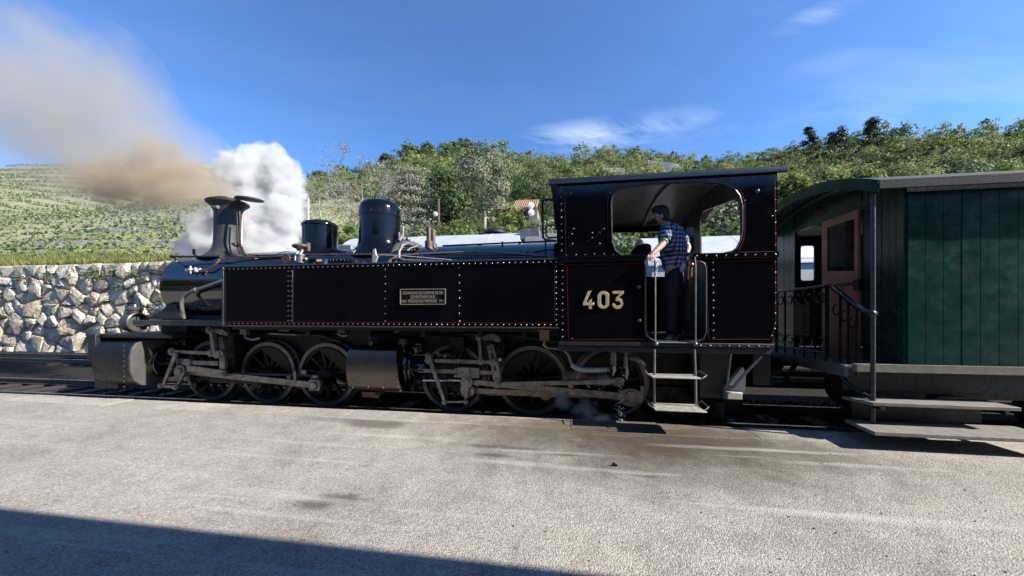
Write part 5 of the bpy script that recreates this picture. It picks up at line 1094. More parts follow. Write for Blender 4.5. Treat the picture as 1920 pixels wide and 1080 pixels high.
for i, (cx_, cz_, ra) in enumerate(pts):
    poly = [(cx_ - 1.2, max(-.3, cz_ - 1)), (cx_ + 1.2, max(-.3, cz_ - 1)), (cx_ + 1.2, min(3.5, cz_ + 1)), (cx_ - 1.2, min(3.5, cz_ + 1))]
    for k, (qx, qz, rb_) in enumerate(pts):
        if k == i or abs(qx - cx_) > 2 or abs(qz - cz_) > 2: continue
        d = math.hypot(qx - cx_, qz - cz_); u = .5 + (ra - rb_) / (2 * d); n_ = ((qx - cx_) / d, (qz - cz_) / d); poly = clip(poly, (cx_ + (qx - cx_) * u - n_[0] * .005, cz_ + (qz - cz_) * u - n_[1] * .005), n_)
        if len(poly) < 3: break
    if len(poly) < 3: continue
    gx_ = sum(p[0] for p in poly) / len(poly); gz_ = sum(p[1] for p in poly) / len(poly); ring = rpoly([(p[0] - gx_, p[1] - gz_) for p in poly], .055, 2); m_ = len(ring); v = []
    lean = r2.normal(0, .12, 2); pr_ = r2.uniform(.7, 1.35); jj = r2.uniform(-.02, .02, (4, m_, 3))
    for li, (d_, s_) in enumerate(((.16, 1.), (-.06, .985), (-.13 * pr_, .86), (-.16 * pr_, .5))):
        v += [(p[0] * s_ + jj[li, a_, 0] * (li > 0), d_ + jj[li, a_, 1] + (p[0] * lean[0] + p[1] * lean[1]) * s_ * (li > 0), p[1] * s_ + jj[li, a_, 2] * (li > 0)) for a_, p in enumerate(ring)]
    q_ = MB(); q_.add(v, [(j * m_ + i_, j * m_ + (i_ + 1) % m_, (j + 1) * m_ + (i_ + 1) % m_, (j + 1) * m_ + i_) for j in range(3) for i_ in range(m_)] + [tuple(3 * m_ + i_ for i_ in range(m_))])
    o = q_.build('stone', mst, RW, smooth=18); o.location = (gx_, WALLY + r2.uniform(-.04, .05), gz_); count += 1
print('stones', count)
V_, T_ = [], []
for k in range(60):                          # weeds rooted in the joints
    q = np.array([rng.uniform(-26, -10), WALLY - .16, rng.choice([rng.uniform(.1, 3.2), rng.uniform(2.8, 3.35)])]); m_ = int(rng.uniform(20, 90)); P_ = q + rng.normal(0, 1, (m_, 3)) * np.array([.14, .05, .10]) * rng.uniform(.5, 1.3)
    V_.append(rquads(P_, .06, rg=rng)); T_.append(rng.uniform(0, .7, m_))
tag(quads('wall_weeds', np.concatenate(V_), M['vine_leaf'], RW, np.concatenate(T_)), kind='stuff')
# ---- grass on the bank above the wall, and along the hill foot
def grass(name, n, x0, x1, y0, y1, hgt, m, label, seed):
    r2 = np.random.default_rng(seed); X = r2.uniform(x0, x1, n); Y = y0 + (y1 - y0) * r2.uniform(0, 1, n) ** 1.3; Z = terr(X, np.maximum(Y, WALLY + .4)) 
    a = r2.uniform(0, 6.28, n); hh = hgt * r2.uniform(.4, 1.3, n); w_ = .02 * r2.uniform(.8, 2, n); lean = r2.normal(0, .3, (n, 2)) * hh[:, None]
    dx, dy = np.cos(a) * w_, np.sin(a) * w_
    V = np.stack([np.stack([X - dx, Y - dy, Z - .05], 1), np.stack([X + dx, Y + dy, Z - .05], 1), np.stack([X + dx * .3 + lean[:, 0], Y + dy * .3 + lean[:, 1], Z + hh], 1), np.stack([X - dx * .3 + lean[:, 0], Y - dy * .3 + lean[:, 1], Z + hh], 1)], 1)
    return tag(quads(name, V, m, None, r2.uniform(0, 1, n)), label, 'grass', kind='stuff')
grass('grass', 42000, -34, -6, WALLY + .1, 16, .34, M['grass'], 'long dry green grass growing on top of the boulder wall', 3)
# ---- trees
def crown_pts(kind, h, r, rg, nl, cl):
    """leaf centres and outward bias for a crown between z=0 and z=h, radius r"""
    if kind == 'pine':
        u = rg.uniform(0, 1, cl) ** .8; rad = r * (1 - u) ** .8 * rg.uniform(.5, 1.05, cl); a = rg.uniform(0, 6.28, cl); cc = np.stack([np.cos(a) * rad, np.sin(a) * rad, u * h], 1); cr_ = r * .24
        sq = np.array([1.2, 1.2, .35])
    elif kind == 'cedar':
        tier = rg.integers(0, 7, cl) / 6.; rad = r * (1.05 - .75 * tier) * rg.uniform(.25, 1.05, cl) ** .6; a = rg.uniform(0, 6.28, cl); cc = np.stack([np.cos(a) * rad, np.sin(a) * rad, tier * h * .93 - .12 * rad + rg.normal(0, .02 * h, cl)], 1); cr_ = r * .22
        sq = np.array([1.4, 1.4, .16])
    elif kind == 'cone':
        u = rg.uniform(0, 1, cl); prof = np.sin(np.pi * np.clip(u * .75 + .2, 0, 1)) ** .8; rad = r * prof * rg.uniform(.6, 1., cl); a = rg.uniform(0, 6.28, cl); cc = np.stack([np.cos(a) * rad, np.sin(a) * rad, u * h], 1); cr_ = r * .24; sq = np.array([1, 1, 1.2])
    else:
        d = rg.normal(size=(cl, 3)); d /= np.linalg.norm(d, axis=1, keepdims=True); rr = rg.uniform(.45, 1., cl) ** .6
        lob = 1 + .16 * np.sin(3 * np.arctan2(d[:, 1], d[:, 0]) + rg.uniform(0, 6)) + .12 * np.sin(5 * d[:, 2] + rg.uniform(0, 6))
        cc = d * (rr * lob)[:, None] * np.array([r, r, h / 2]) + np.array([0, 0, h / 2]); cr_ = min(r, h / 2) * .27; sq = np.array([1.15, 1.15, .75])
    ci = rg.integers(0, cl, nl); off = rg.normal(size=(nl, 3)) * sq * (cr_ * .62)
    P_ = cc[ci] + off; ctr = np.array([0, 0, h * .45]); bias = P_ - ctr; bias /= np.linalg.norm(bias, axis=1, keepdims=True) + 1e-6
    ob_ = off / (np.linalg.norm(off, axis=1, keepdims=True) + 1e-6)
    return P_, bias * .7 + ob_ * .5 + np.array([0, 0, .25]), ci
def limbs(base, h, r, rg, levels=3, n0=6, tr=.16, droop=0., start=.25, spread=.9, dec=.5):
    """tapered trunk and forking limbs as tubes; returns mesh builder and tip points"""
    mb = MB(); tips = []; base = Vector(base)
    top = base + Vector((rg.normal(0, .03) * h, rg.normal(0, .03) * h, h * .92)); mid = base.lerp(top, .5) + Vector((rg.normal(0, .03) * h, rg.normal(0, .03) * h, 0))
    mb.tube([base - Vector((0, 0, .3)), base.lerp(mid, .5), mid, mid.lerp(top, .5), top], [tr * 1.25, tr, tr * .75, tr * .45, tr * .15], 7)
    def tp(u): return base.lerp(mid, u * 2) if u < .5 else mid.lerp(top, u * 2 - 1)
    def grow(p, d, ln, rad, lev):
        q = p + d * ln; m_ = p.lerp(q, .5) + Vector(tuple(rg.normal(0, .07, 3) * ln)); mb.tube([p, m_, q], [rad, rad * .75, rad * .45], 5 if lev > 1 else 4); tips.append(q)
        if lev <= 0: return
        for k in range(3):
            dd = (d + Vector(tuple(rg.normal(0, .42, 3))) + Vector((0, 0, .1 - droop))).normalized(); s = rg.uniform(.35, 1.)
            grow(p.lerp(q, s), dd, ln * rg.uniform(.5, .75), rad * dec, lev - 1)
    for k in range(n0):
        u = start + (1 - start) * (k + .5) / n0; a = k * 2.4 + rg.uniform(-.4, .4); el = rg.uniform(.15, .8) - droop
        d = Vector((math.cos(a), math.sin(a), el)).normalized(); grow(tp(u), d, r * spread * (1.05 - .55 * u) * rg.uniform(.7, 1.1), tr * .42 * (1.15 - .6 * u), levels - 1)
    return mb, tips
TREES = []
def tree(name, px, Y, ytop, wpx, kind, leaf, label, cat='tree', bark='bark', nl=5200, cl=60, size=.2, trunk=.22, seed=1, group=None, levels=3, tint=(0, 1), spread=.9, base=None, density=1.):
    rg = np.random.default_rng(seed); x = wx(px, Y); z0 = float(terr(x, Y)) if base is None else base; zt = wz(px, ytop, Y); h = zt - z0; r = abs(wx(px + wpx / 2, Y) - wx(px - wpx / 2, Y)) / 2
    root = empty(name, (x, Y, z0), label=label, cat=cat, group=group)
    mb, tips = limbs((x, Y, z0), h, r, rg, levels=levels, tr=max(.05, h * .018), start=trunk, spread=spread); mb.build('trunk', M[bark], root, smooth=60)
    hb = h * (trunk if trunk < .5 else .3)
    P_, bias, ci = crown_pts(kind, h - hb, r, rg, nl, cl); P_ += np.array([x, Y, z0 + hb])
    tt = np.clip(rg.uniform(tint[0], tint[1], cl)[ci] + rg.normal(0, .08, nl), 0, 1)
    quads('crown', rquads(P_, size, bias, rg=rg), M[leaf], root, tt); return root
# bare and silvery trees behind the domes
def bare(px, Y, ytop, wpx, seed, label, leafn, leaf='cedar_leaf', name='bare_tree', levels=5, n0=12):
    rg = np.random.default_rng(seed); x = wx(px, Y); z0 = float(terr(x, Y)); h = wz(px, ytop, Y) - z0; r = (wx(px + wpx / 2, Y) - wx(px - wpx / 2, Y)) / 2
    root = empty(name, (x, Y, z0), label=label, cat='tree')
    mb, tips = limbs((x, Y, z0), h, r, rg, levels=levels, n0=n0, tr=h * .017, start=.12, spread=.66, dec=.66); mb.build('trunk', M['twig'], root, smooth=60)
    tp = np.array([tuple(t) for t in tips]); ii = rg.integers(0, len(tp), leafn); P_ = tp[ii] + rg.normal(0, .22, (leafn, 3))
    quads('crown', rquads(P_, .085, rg=rg), M[leaf], root, rg.uniform(0, 1, leafn)); return root
bare(684, 22, 332, 220, 5, 'wide bare branched pale tree behind the two domes', 3400)
bare(606, 27, 345, 120, 8, 'thin half bare tree between the chimney steam and the sand dome', 1800)
tree('cedar_tree', 765, 24, 318, 120, 'cedar', 'cedar_leaf', 'silvery green cedar with drooping tiers right of the steam dome', nl=13000, cl=110, size=.11, trunk=.18, seed=12, bark='twig')
tree('oak_tree', 838, 34, 322, 112, 'round', 'oak_leaf', 'dark green dense oak behind the wooden pole', nl=9000, cl=90, size=.24, trunk=.12, seed=21)
tree('oak_tree', 800, 48, 306, 90, 'round', 'wood_leaf', 'mid green oak rising behind the cedar', nl=6000, cl=70, size=.3, trunk=.1, seed=22, tint=(.2, .6))
tree('eucalyptus_tree', 908, 24, 268, 92, 'round', 'grey_leaf', 'tall grey green loose tree with a pale leaning trunk', nl=7200, cl=64, size=.15, trunk=.36, seed=31, bark='palebark', spread=1.1)
tree('broadleaf_tree', 1004, 58, 318, 95, 'round', 'oak_leaf', 'deep green broad tree behind the tiled house', nl=8000, cl=80, size=.26, trunk=.1, seed=41)
tree('broadleaf_tree', 945, 62, 300, 80, 'round', 'wood_leaf', 'lighter green tree between the grey tree and the house', nl=6000, cl=70, size=.3, trunk=.1, seed=42, tint=(.3, .7))
tree('shrub', 852, 17, 412, 80, 'round', 'lime_leaf', 'bright green shrub beside the wooden pole with the white globe', cat='shrub', nl=5200, cl=60, size=.10, trunk=.02, seed=51)
tree('shrub', 947, 17.5, 408, 56, 'round', 'lime_leaf', 'yellow green rounded shrub right of the pale trunk', cat='shrub', nl=4200, cl=50, size=.10, trunk=.02, seed=52, tint=(.4, 1))
tree('conical_shrub', 972, 19.5, 400, 32, 'cone', 'lime_leaf', 'upright leaning green cypress shaped shrub in front of the house', cat='shrub', nl=4200, cl=60, size=.10, trunk=.02, seed=53, tint=(0, .5))
tree('shrub', 1010, 18, 402, 60, 'round', 'vine_leaf', 'dull green shrub below the satellite dishes', cat='shrub', nl=4200, cl=50, size=.10, trunk=.02, seed=54)
tree('shrub', 785, 18, 420, 60, 'round', 'vine_leaf', 'low olive shrub at the foot of the cedar', cat='shrub', nl=3600, cl=46, size=.10, trunk=.02, seed=55)
tree('shrub', 660, 18.5, 428, 60, 'round', 'lime_leaf', 'low bright shrub seen between the two domes', cat='shrub', nl=3600, cl=46, size=.10, trunk=.02, seed=56, tint=(.2, .8))
tree('shrub', 545, 17, 424, 60, 'round', 'lime_leaf', 'yellow green shrub at the right edge of the steam', cat='shrub', nl=3600, cl=46, size=.11, trunk=.02, seed=57, tint=(.4, 1))
tree('shrub', 895, 20, 420, 50, 'round', 'oak_leaf', 'small dark shrub at the foot of the pale trunk', cat='shrub', nl=3000, cl=40, size=.11, trunk=.02, seed=58)
# seen through the cab openings
tree('poplar_tree', 1170, 19, 368, 60, 'round', 'lime_leaf', 'light green leafy tree in the left part of the cab window', nl=5200, cl=60, size=.13, trunk=.08, seed=61)
tree('poplar_tree', 1222, 21, 362, 56, 'round', 'wood_leaf', 'mid green tree beside the driver in the cab window', nl=5000, cl=60, size=.14, trunk=.08, seed=62, tint=(.4, .8))
tree('shrub', 1158, 14.2, 440, 70, 'round', 'vine_leaf', 'yellowish bush at the lower left of the cab window', cat='shrub', nl=4600, cl=50, size=.10, trunk=.02, seed=63, tint=(.4, 1))
tree('grey_oak_tree', 1350, 20, 352, 110, 'round', 'grey_leaf', 'grey green tree framed by the rear cab window', nl=8000, cl=80, size=.15, trunk=.06, seed=64)
tree('shrub', 1300, 15, 415, 60, 'round', 'oak_leaf', 'dark bush behind the white coach in the cab window', cat='shrub', nl=3600, cl=46, size=.12, trunk=.02, seed=65)
# above the carriage
for i, (q, Y, yt, w_, lf, lb, tn) in enumerate([(1478, 26, 322, 70, 'lime_leaf', 'bright yellow green tree just right of the cab roof', (.2, 1)), (1540, 30, 312, 92, 'wood_leaf', 'fresh green tree over the arched carriage roof', (.45, .8)),
        (1612, 28, 322, 90, 'lime_leaf', 'pale leafed tree over the near eave of the carriage', (.0, .6)), (1690, 31, 312, 100, 'wood_leaf', 'green tree above the carriage side', (.4, .8)), (1790, 33, 300, 120, 'oak_leaf', 'large dark tree at the far end of the carriage', (0, 1)), (1880, 30, 316, 90, 'lime_leaf', 'pale green tree last in the row over the carriage', (0, .7)),
        (1420, 40, 318, 80, 'wood_leaf', 'tree top rising behind the rear end of the cab roof', (.4, .7))]):
    tree('roadside_tree', q, Y, yt, w_, 'round', lf, lb, nl=11000, cl=90, size=.16, trunk=.12, seed=70 + i, tint=tn)
# ridge-line trees
for i, (q, yt, w_, kd, lf, lb) in enumerate([(1517, 238, 34, 'cedar', 'pine_leaf', 'flat tiered dark cedar alone on the right ridge'), (1571, 240, 32, 'round', 'pine_leaf', 'round dark tree on the ridge between the cedar and the big pine'),
        (1636, 222, 46, 'pine', 'pine_leaf', 'broad dark pine, highest tree of the right ridge'), (725, 288, 22, 'round', 'pine_leaf', 'lone round dark tree on the bare vineyard ridge'),
        (770, 275, 36, 'round', 'oak_leaf', 'dark bushy tree where the ridge wood begins'), (800, 271, 34, 'cone', 'oak_leaf', 'upright green tree second in the ridge wood'),
        (843, 268, 36, 'round', 'wood_leaf', 'rounded green tree in the middle of the ridge wood'), (873, 263, 44, 'round', 'oak_leaf', 'wide dark tree on the ridge left of the summit'), (640, 315, 26, 'round', 'oak_leaf', 'small dark bush on the ridge above the bare tree'), (598, 318, 30, 'round', 'oak_leaf', 'low dark bush where the ridge meets the steam')]):
    Yr_ = float(np.interp(wx(q, 150), rX, rY)); Yr_ = float(np.interp(wx(q, Yr_), rX, rY)) - 2
    tree('ridge_tree', q, Yr_, yt, w_, kd, lf, lb, nl=3000, cl=40, size=.55, trunk=.1, seed=90 + i, levels=2)
# trees on the camera's side, mirrored in the tank sheets
for i, (x_, y_, h_) in enumerate([(-19, -6, 7), (-24, -5, 8), (-31, -8, 9)]):
    rg = np.random.default_rng(300 + i); root = empty('garden_tree', (x_, y_, 0), label='green tree beyond the %s of the station building' % ('end wall', 'near garden', 'far garden')[i], cat='tree')
    mb, tips = limbs((x_, y_, 0), h_, 3.4, rg, levels=2, tr=.18, start=.1); mb.build('trunk', M['bark'], root, smooth=60); P_, bias, ci = crown_pts('round', h_ - .4, 3.6, rg, 5000, 60)
    quads('crown', rquads(P_ + np.array([x_, y_, .4]), .34, bias, rg=rg), M['oak_leaf'], root, rg.uniform(0, 1, 5000))
# ---- woods: one mass
def protos(n, nl):
    out = []
    for k in range(n):
        rg = np.random.default_rng(200 + k); kd = 'round' if k < n - 1 else 'cone'
        P_, bias, ci = crown_pts(kd, 1.0, .52 if kd == 'round' else .3, rg, nl, 26); out.append((P_, bias, rg.uniform(-.09, .09, 26)[ci]))
    return out
PR = protos(8, 460); PRN = protos(8, 900)
Vs, Ts = [], []
rg = np.random.default_rng(17); cnt = 0
def wooded(x, y, u):
    yr = np.interp(x, rX, rY); tt_ = (y - 13) / (yr - 13); pxx = HX + F * (x * math.cos(TH) + y * math.sin(TH)) / (y * math.cos(TH) - x * math.sin(TH))
    nz_ = math.sin(x * .09 + 1.3) * math.sin(y * .075) * .5 + .5
    if pxx < 545: return tt_ > .96 and u < .25
    if pxx < 745: return tt_ < .14 or u < .15
    if pxx < 870: return tt_ < .70 or (tt_ > .97) or u < .12
    return u < .97
seats = {}
for _ in range(42000):
    y = 32 + 200 * rg.uniform() ** .62; x = rg.uniform(-1.0, 1.55) * y * 1.05 + rg.uniform(-10, 20); yr = float(np.interp(x, rX, rY))
    if y > yr + 14 or y < 34: continue
    if not wooded(x, y, rg.uniform()): continue
    qx = HX + F * (x * math.cos(TH) + y * math.sin(TH)) / (y * math.cos(TH) - x * math.sin(TH))
    if y < 50 and 935 < qx < 1075: continue
    s = (rg.uniform(3.2, 6.2) if y < 75 else rg.uniform(4.6, 8.6)) * (.5 if qx < 745 else 1); ck_ = (int(x // 7), int(y // 7))
    if any((x - a_) ** 2 + (y - b2_) ** 2 < (.45 * (s + s2_)) ** 2 for i_ in (-1, 0, 1) for j_ in (-1, 0, 1) for a_, b2_, s2_ in seats.get((ck_[0] + i_, ck_[1] + j_), ())): continue
    seats.setdefault(ck_, []).append((x, y, s)); near_ = y < 75; P_, bias, dt = (PRN if near_ else PR)[rg.integers(0, 8)]; a = rg.uniform(0, 6.28); ca, sa = math.cos(a), math.sin(a); Rm = np.array([[ca, sa, 0], [-sa, ca, 0], [0, 0, 1]])
    st = np.array([s * rg.uniform(.9, 1.35), s * rg.uniform(.9, 1.35), s]); Pw = (P_ * st) @ Rm + np.array([x, y, float(terr(x, y)) - s * .12]); bw = bias @ Rm
    Vs.append(rquads(Pw, s * (.068 if near_ else .092), bw, rg=rg, loose=.38)); Ts.append(np.clip(rg.choice([.02, .2, .36, .52, .68, .84, 1.0], p=[.15, .2, .19, .18, .14, .10, .04]) + .16 * math.sin(x * .05 + y * .03) * math.sin(y * .06 - x * .02 + 2) + dt + rg.normal(0, .05, len(P_)), 0, 1)); cnt += 1
print('wood trees', cnt, sum(len(v) for v in Vs))
tag(quads('woodland', np.concatenate(Vs), M['wood_leaf'], None, np.concatenate(Ts)), 'mixed green woodland covering the hillside behind the station', 'woodland', kind='stuff')
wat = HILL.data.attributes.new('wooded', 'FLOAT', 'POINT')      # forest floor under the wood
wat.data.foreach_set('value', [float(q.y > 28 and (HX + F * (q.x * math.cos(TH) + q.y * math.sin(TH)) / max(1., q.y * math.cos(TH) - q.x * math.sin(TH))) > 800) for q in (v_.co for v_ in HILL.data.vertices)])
# ---- vine rows and scrub on the open slopes
Vs, Ts = [], []
y = 15.5
while y < 100:
    xx = np.arange(-230, 10, .36 + y * .004); xx = xx + rg.normal(0, .12, len(xx)); yr = np.interp(xx, rX, rY); pxx = HX + F * (xx * math.cos(TH) + y * math.sin(TH)) / (y * math.cos(TH) - xx * math.sin(TH))
    ok = (y < yr) & (pxx > -320) & (pxx < 560) & (rg.uniform(size=len(xx)) < .93); xx = xx[ok]; m_ = len(xx)
    if m_:
        k = 7; X = np.repeat(xx, k) + rg.normal(0, .18, m_ * k); Y = y + rg.normal(0, .07, m_ * k); Z = terr(X, Y) + rg.uniform(.05, .75, m_ * k)
        Vs.append(rquads(np.stack([X, Y, Z], 1), .15 + y * .003, rg=rg)); Ts.append(np.clip(np.repeat(rg.uniform(.1, .8, m_), k) + rg.normal(0, .1, m_ * k), 0, 1))
    y += 2.3 + y * .018
y = 60
while y < 140:
    xx = np.arange(-70, 5, .9); yr = np.interp(xx, rX, rY); pxx = HX + F * (xx * math.cos(TH) + y * math.sin(TH)) / (y * math.cos(TH) - xx * math.sin(TH)); tt_ = (y - 13) / (yr - 13)
    ok = (tt_ < 1) & (pxx > 555) & (pxx < 880) & (tt_ > .42); xx = xx[ok]; m_ = len(xx)
    if m_:
        k = 6; X = np.repeat(xx, k) + rg.normal(0, .25, m_ * k); Y = y + rg.normal(0, .2, m_ * k); Z = terr(X, Y) + rg.uniform(.1, 1.1, m_ * k)
        Vs.append(rquads(np.stack([X, Y, Z], 1), .55, rg=rg)); Ts.append(np.clip(np.repeat(rg.uniform(.0, .7, m_), k) + rg.normal(0, .1, m_ * k), 0, 1))
    y += 2.6
tag(quads('vineyard', np.concatenate(Vs), M['vine_leaf'], None, np.concatenate(Ts)), 'rows of vines on the terraced slope left of the wood', 'vineyard', kind='stuff')
# scattered scrub: ground cover along the foot of the hill
n = 26000; X = rg.uniform(-40, 45, n); Y = 12.2 + 24 * rg.uniform(0, 1, n) ** 1.2; Z = terr(X, Y); g_ = np.floor(X * .8) * 7.1 + np.floor(Y * .8) * 3.3; hh = (np.sin(g_) * .5 + .5) * 1.1 * np.clip((X + 9) / 4, 0, 1)
tag(quads('scrub', rquads(np.stack([X, Y, Z + hh * rg.uniform(0, 1, n)], 1), .22, rg=rg), M['lime_leaf'], None, np.clip(np.sin(g_ * 1.7) * .3 + .4 + rg.normal(0, .15, n), 0, 1)), 'weedy undergrowth along the foot of the hill', 'undergrowth', kind='stuff')
# ---- terrace walls of the vineyard and the wood
mtw = pm('grey_terrace_stone', (.42, .40, .35), .95, var=.35, vs=2.5, bump=.8, bs=4)
def terrace(x0, x1, y, h, label, grp='terrace walls across the vineyard'):
    mb = MB(); xs_ = np.arange(x0, x1 + .1, 1.0); m_ = len(xs_); v = []
    for dy, zz in ((0, -.5), (0, 1), (.4, 1), (.4, -.5)): v += [(x, y + dy + .25 * math.sin(x * .4), float(terr(x, y)) + (h if zz > 0 else -.6) + .08 * math.sin(x * 3.1)) for x in xs_]
    f = [(j * m_ + i, j * m_ + i + 1, ((j + 1) % 4) * m_ + i + 1, ((j + 1) % 4) * m_ + i) for j in range(4) for i in range(m_ - 1)] + [(0, m_, 2 * m_, 3 * m_), (m_ - 1, 4 * m_ - 1, 3 * m_ - 1, 2 * m_ - 1)]
    mb.add(v, f); return tag(mb.build('terrace_wall', mtw, None, smooth=0), label, 'terrace wall', grp)
for y in (19, 23.5, 28, 33, 38.5, 44.5, 51, 58, 66, 75): terrace(-1.15 * y - 14, -.72 * y - 3, y, .25, 'low dry stone wall of a vine terrace on the left slope')
for q0, q1, yp, Y, lb in ((1128, 1172, 315, 128, 'grey stone terrace wall in a clearing above the cab roof'), (1215, 1275, 303, 150, 'pale terrace wall in the wood right above the cab'), (905, 950, 283, 138, 'short stone wall below the summit trees'), (565, 596, 358, 80, 'dark stone wall patch right of the steam')):
    a, b_ = wx(q0, Y), wx(q1, Y); zt = float(terr((a + b_) / 2, Y)); terrace(a, b_, Y, max(1.5, wz((q0 + q1) / 2, yp, Y) - zt), lb, None)
# ---- house with tiled roof and satellite dishes
hY = 40.; hx0, hx1 = wx(960, hY), wx(1007, hY); hz = wz(980, 400, hY); he = wz(980, 391, hY)
HO = empty('tiled_house', ((hx0 + hx1) / 2, hY + 2, hz - 2), label='small pale house with an orange tiled roof among the shrubs left of the cab', cat='house')
MB().box(hx0 + .3, hx1, hY + .3, hY + 5, hz - 3.5, he).build('wall', M['stucco'], HO)
MB().plate([(hY - .3, he - .02), (hY + 2.6, he + 1.75), (hY + 5.5, he - .02), (hY + 5.5, he - .2), (hY + 2.6, he + 1.55), (hY - .3, he - .2)], (), hx0, hx1, 'yz').build('roof', M['tile'], HO)
tl = MB()
for k in range(int((hx1 - hx0) / .24)):
    x = hx0 + .12 + k * .24; tl.tube([(x, hY - .32, he + .0), (x, hY + 2.6, he + 1.78)], .07, 5)
tag(tl.build('roof_tile', M['tile'], HO), kind='stuff')
MB().box(hx0 + .6, hx0 + 1.9, hY + .27, hY + .31, hz - .7, hz + .25).build('window', M['darkwin'], HO)
for dz, dx in ((.25, 0), (1.05, -.05)):
    c = W(996, 393, hY - .5) + Vector((dx, 0, dz - .6))
    d_ = MB().lathe([(0, .06), (.2, .045), (.36, 0), (.38, .0), (.2, .06), (0, .08)], (0, 0, 0), 'z', 20).build('satellite_dish', M['white'], HO); d_.location = c; d_.rotation_euler = (R(105), 0, R(25))
MB().tube([W(996, 404, hY - .4), W(996, 386, hY - .4)], .03, 6).build('dish_mast', M['galv'], HO)
hB = 46.; a = W(880, 428, 21); HO2 = empty('tiled_shed', (a.x, 21, a.z - 1), label='low orange roofed shed half hidden at the foot of the pale trunk', cat='shed')
MB().box(a.x - .7, a.x + .9, 21, 23, a.z - 1.6, a.z - .1).build('wall', M['stucco'], HO2); MB().plate([(20.8, a.z - .15), (22, a.z + .2), (23.2, a.z - .15), (23.2, a.z - .25), (22, a.z + .1), (20.8, a.z - .25)], (), a.x - .85, a.x + 1.05, 'yz').build('roof', M['tile'], HO2)
# ---- poles
a = W(578, 372, 19); gz_ = float(terr(a.x, 19)); LPo = empty('street_lamp', (a.x, 19, gz_), label='pale concrete street lamp post with a bent arm right of the steam', cat='street lamp')
MB().tube([(a.x, 19, gz_), (a.x, 19, a.z)], [.09, .06], 10).build('post', M['galv'], LPo); b_ = W(562, 384, 19)
MB().tube([(a.x, 19, a.z - .9), ((a.x + b_.x) / 2, 19, b_.z - .02), (b_.x, 19, b_.z)], .025, 6).build('arm', M['galv'], LPo); MB().ball((b_.x - .1, 19, b_.z), (.22, .09, .05), 10, 6).build('lamp_head', M['white'], LPo)
a = W(822, 373, 17); gz_ = float(terr(a.x, 17)); WP = empty('wooden_pole', (a.x, 17, gz_), label='brown wooden pole with a white globe lamp beside the cedar', cat='lamp pole')
MB().tube([(a.x, 17, gz_), (a.x, 17, a.z)], [.09, .065], 10).build('pole', M['pole'], WP); b_ = W(816.5, 402, 16.95); MB().ball(b_, .13, 14, 10).build('globe', M['white'], WP); MB().tube([(a.x, 17, b_.z - .1), (b_.x, 16.95, b_.z - .12)], .02, 6).build('bracket', M['matt'], WP)

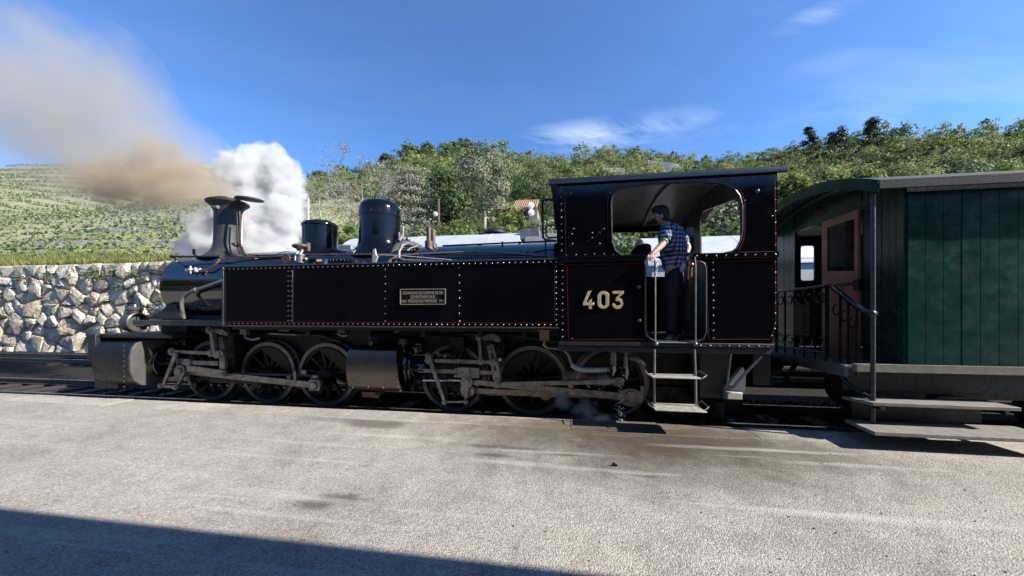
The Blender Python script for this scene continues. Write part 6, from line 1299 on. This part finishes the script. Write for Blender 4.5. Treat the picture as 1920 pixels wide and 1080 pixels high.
# ================================================================== SMOKE AND STEAM
def cloud(name, balls, col, dens, label, nscale, thr, aniso=0., voxel=.12, disp=.25, det=5, soft=.35, kind='stuff', warp=.5, absorb=None, rough=.55):
    mb = MB()
    for c, r in balls: mb.ball(c, r, 20, 14)
    o = mb.build(name, None, None, smooth=0); o.data.materials.clear()
    rm = o.modifiers.new('merge', 'REMESH'); rm.mode = 'VOXEL'; rm.voxel_size = voxel
    m = bpy.data.materials.new(name); m.use_nodes = True; t = m.node_tree; t.nodes.clear(); out = t.nodes.new('ShaderNodeOutputMaterial')
    tcn = t.nodes.new('ShaderNodeTexCoord'); ob = tcn.outputs['Object']
    def mt(op, a, b=None, c=None, cl=False):
        n = t.nodes.new('ShaderNodeMath'); n.operation = op; n.use_clamp = cl
        for i, v in enumerate((a, b, c)):
            if v is None: continue
            if isinstance(v, (int, float)): n.inputs[i].default_value = v
            else: t.links.new(v, n.inputs[i])
        return n.outputs[0]
    nw = t.nodes.new('ShaderNodeTexNoise'); nw.inputs['Scale'].default_value = nscale; nw.inputs['Detail'].default_value = det; nw.inputs['Roughness'].default_value = rough; t.links.new(ob, nw.inputs['Vector'])
    f = None
    for (c, r), wgt in zip(balls, [b[2] if len(b) > 2 else 1. for b in balls]) if False else [((c, r), 1.) for c, r in balls]:
        rr = r if isinstance(r, tuple) else (r, r, r)
        v = t.nodes.new('ShaderNodeVectorMath'); v.operation = 'SUBTRACT'; t.links.new(ob, v.inputs[0]); v.inputs[1].default_value = c
        w_ = t.nodes.new('ShaderNodeVectorMath'); w_.operation = 'DIVIDE'; t.links.new(v.outputs[0], w_.inputs[0]); w_.inputs[1].default_value = rr
        l = t.nodes.new('ShaderNodeVectorMath'); l.operation = 'LENGTH'; t.links.new(w_.outputs[0], l.inputs[0])
        s = mt('SUBTRACT', 1.0, l.outputs['Value']); f = s if f is None else mt('SMOOTH_MAX', f, s, .15)
    # field: positive inside, broken up by noise
    e = mt('ADD', f, mt('MULTIPLY', mt('SUBTRACT', nw.outputs[0], .5), warp * 2)); d = t.nodes.new('ShaderNodeMapRange'); d.interpolation_type = 'SMOOTHSTEP'; t.links.new(e, d.inputs[0]); d.inputs[1].default_value = thr; d.inputs[2].default_value = thr + soft
    den = mt('MULTIPLY', d.outputs[0], dens)
    pv = t.nodes.new('ShaderNodeVolumePrincipled'); pv.inputs['Color'].default_value = (*col, 1); pv.inputs['Anisotropy'].default_value = aniso; t.links.new(den, pv.inputs['Density'])
    if absorb: pv.inputs['Absorption Color'].default_value = (*absorb, 1)
    t.links.new(pv.outputs[0], out.inputs['Volume']); o.data.materials.append(m); tag(o, label, name.split('_')[-1], kind=kind); return o
def B(px, py, Y, rpx, sy=1., sz=1.):
    p = W(px, py, Y); r = abs(wx(px + rpx, Y) - p.x); return (tuple(p), (r, r * sy, r * sz))
cloud('white_steam', [B(470, 335, 8.6, 60), B(528, 338, 8.7, 46), B(440, 330, 8.5, 36), B(498, 308, 8.7, 44), B(478, 405, 8.6, 70), B(522, 400, 8.7, 54), B(425, 440, 8.4, 62), B(500, 450, 8.6, 56), B(385, 470, 8.3, 46)],
      (.87, .875, .885), 11., 'billowing white steam rising behind the chimney', 2.0, .12, 0.2, warp=.85, soft=.34, det=10, rough=.66)
cloud('brown_smoke', [B(425, 364, 5.9, 26, 1, .6), B(395, 358, 6.1, 38, 1, .75), B(350, 358, 6.4, 48, 1, .8), B(310, 346, 6.6, 58, 1, .8), B(360, 332, 6.5, 46, 1, .8), B(260, 340, 6.8, 66, 1, .8), B(300, 305, 6.8, 56), B(210, 335, 7.0, 70, 1, .8)],
      (.64, .54, .41), 2.4, 'dense brown smoke curling left from the chimney rim', 2.6, .12, 0.1, warp=1.15, soft=.65, det=9, rough=.64)
cloud('smoke_haze', [B(330, 315, 7.2, 90), B(390, 325, 7.0, 60), B(270, 300, 7.4, 110), B(260, 240, 7.5, 80), B(225, 200, 7.6, 80), B(190, 150, 7.7, 90), B(170, 270, 7.6, 110), B(100, 230, 7.8, 130), B(40, 170, 8.0, 140)],
      (.64, .60, .53), .42, 'thin grey brown smoke haze drifting up to the left', 1.1, -.10, 0.1, warp=.7, soft=1.0, voxel=.2, det=8)
cloud('ground_steam', [B(1095, 768, 4.62, 42, .6, .7), B(1060, 752, 4.65, 30, .6, .8), B(1130, 786, 4.5, 38, .6, .4), B(1165, 798, 4.45, 30, .6, .35), B(1080, 705, 4.6, 30, .5, .6), B(1130, 712, 4.55, 40, .5, .5)],
      (.95, .95, .96), 5.0, 'wispy steam curling under the cab beside the rear wheels', 6.0, .22, 0.2, voxel=.04, warp=.9, soft=.6)
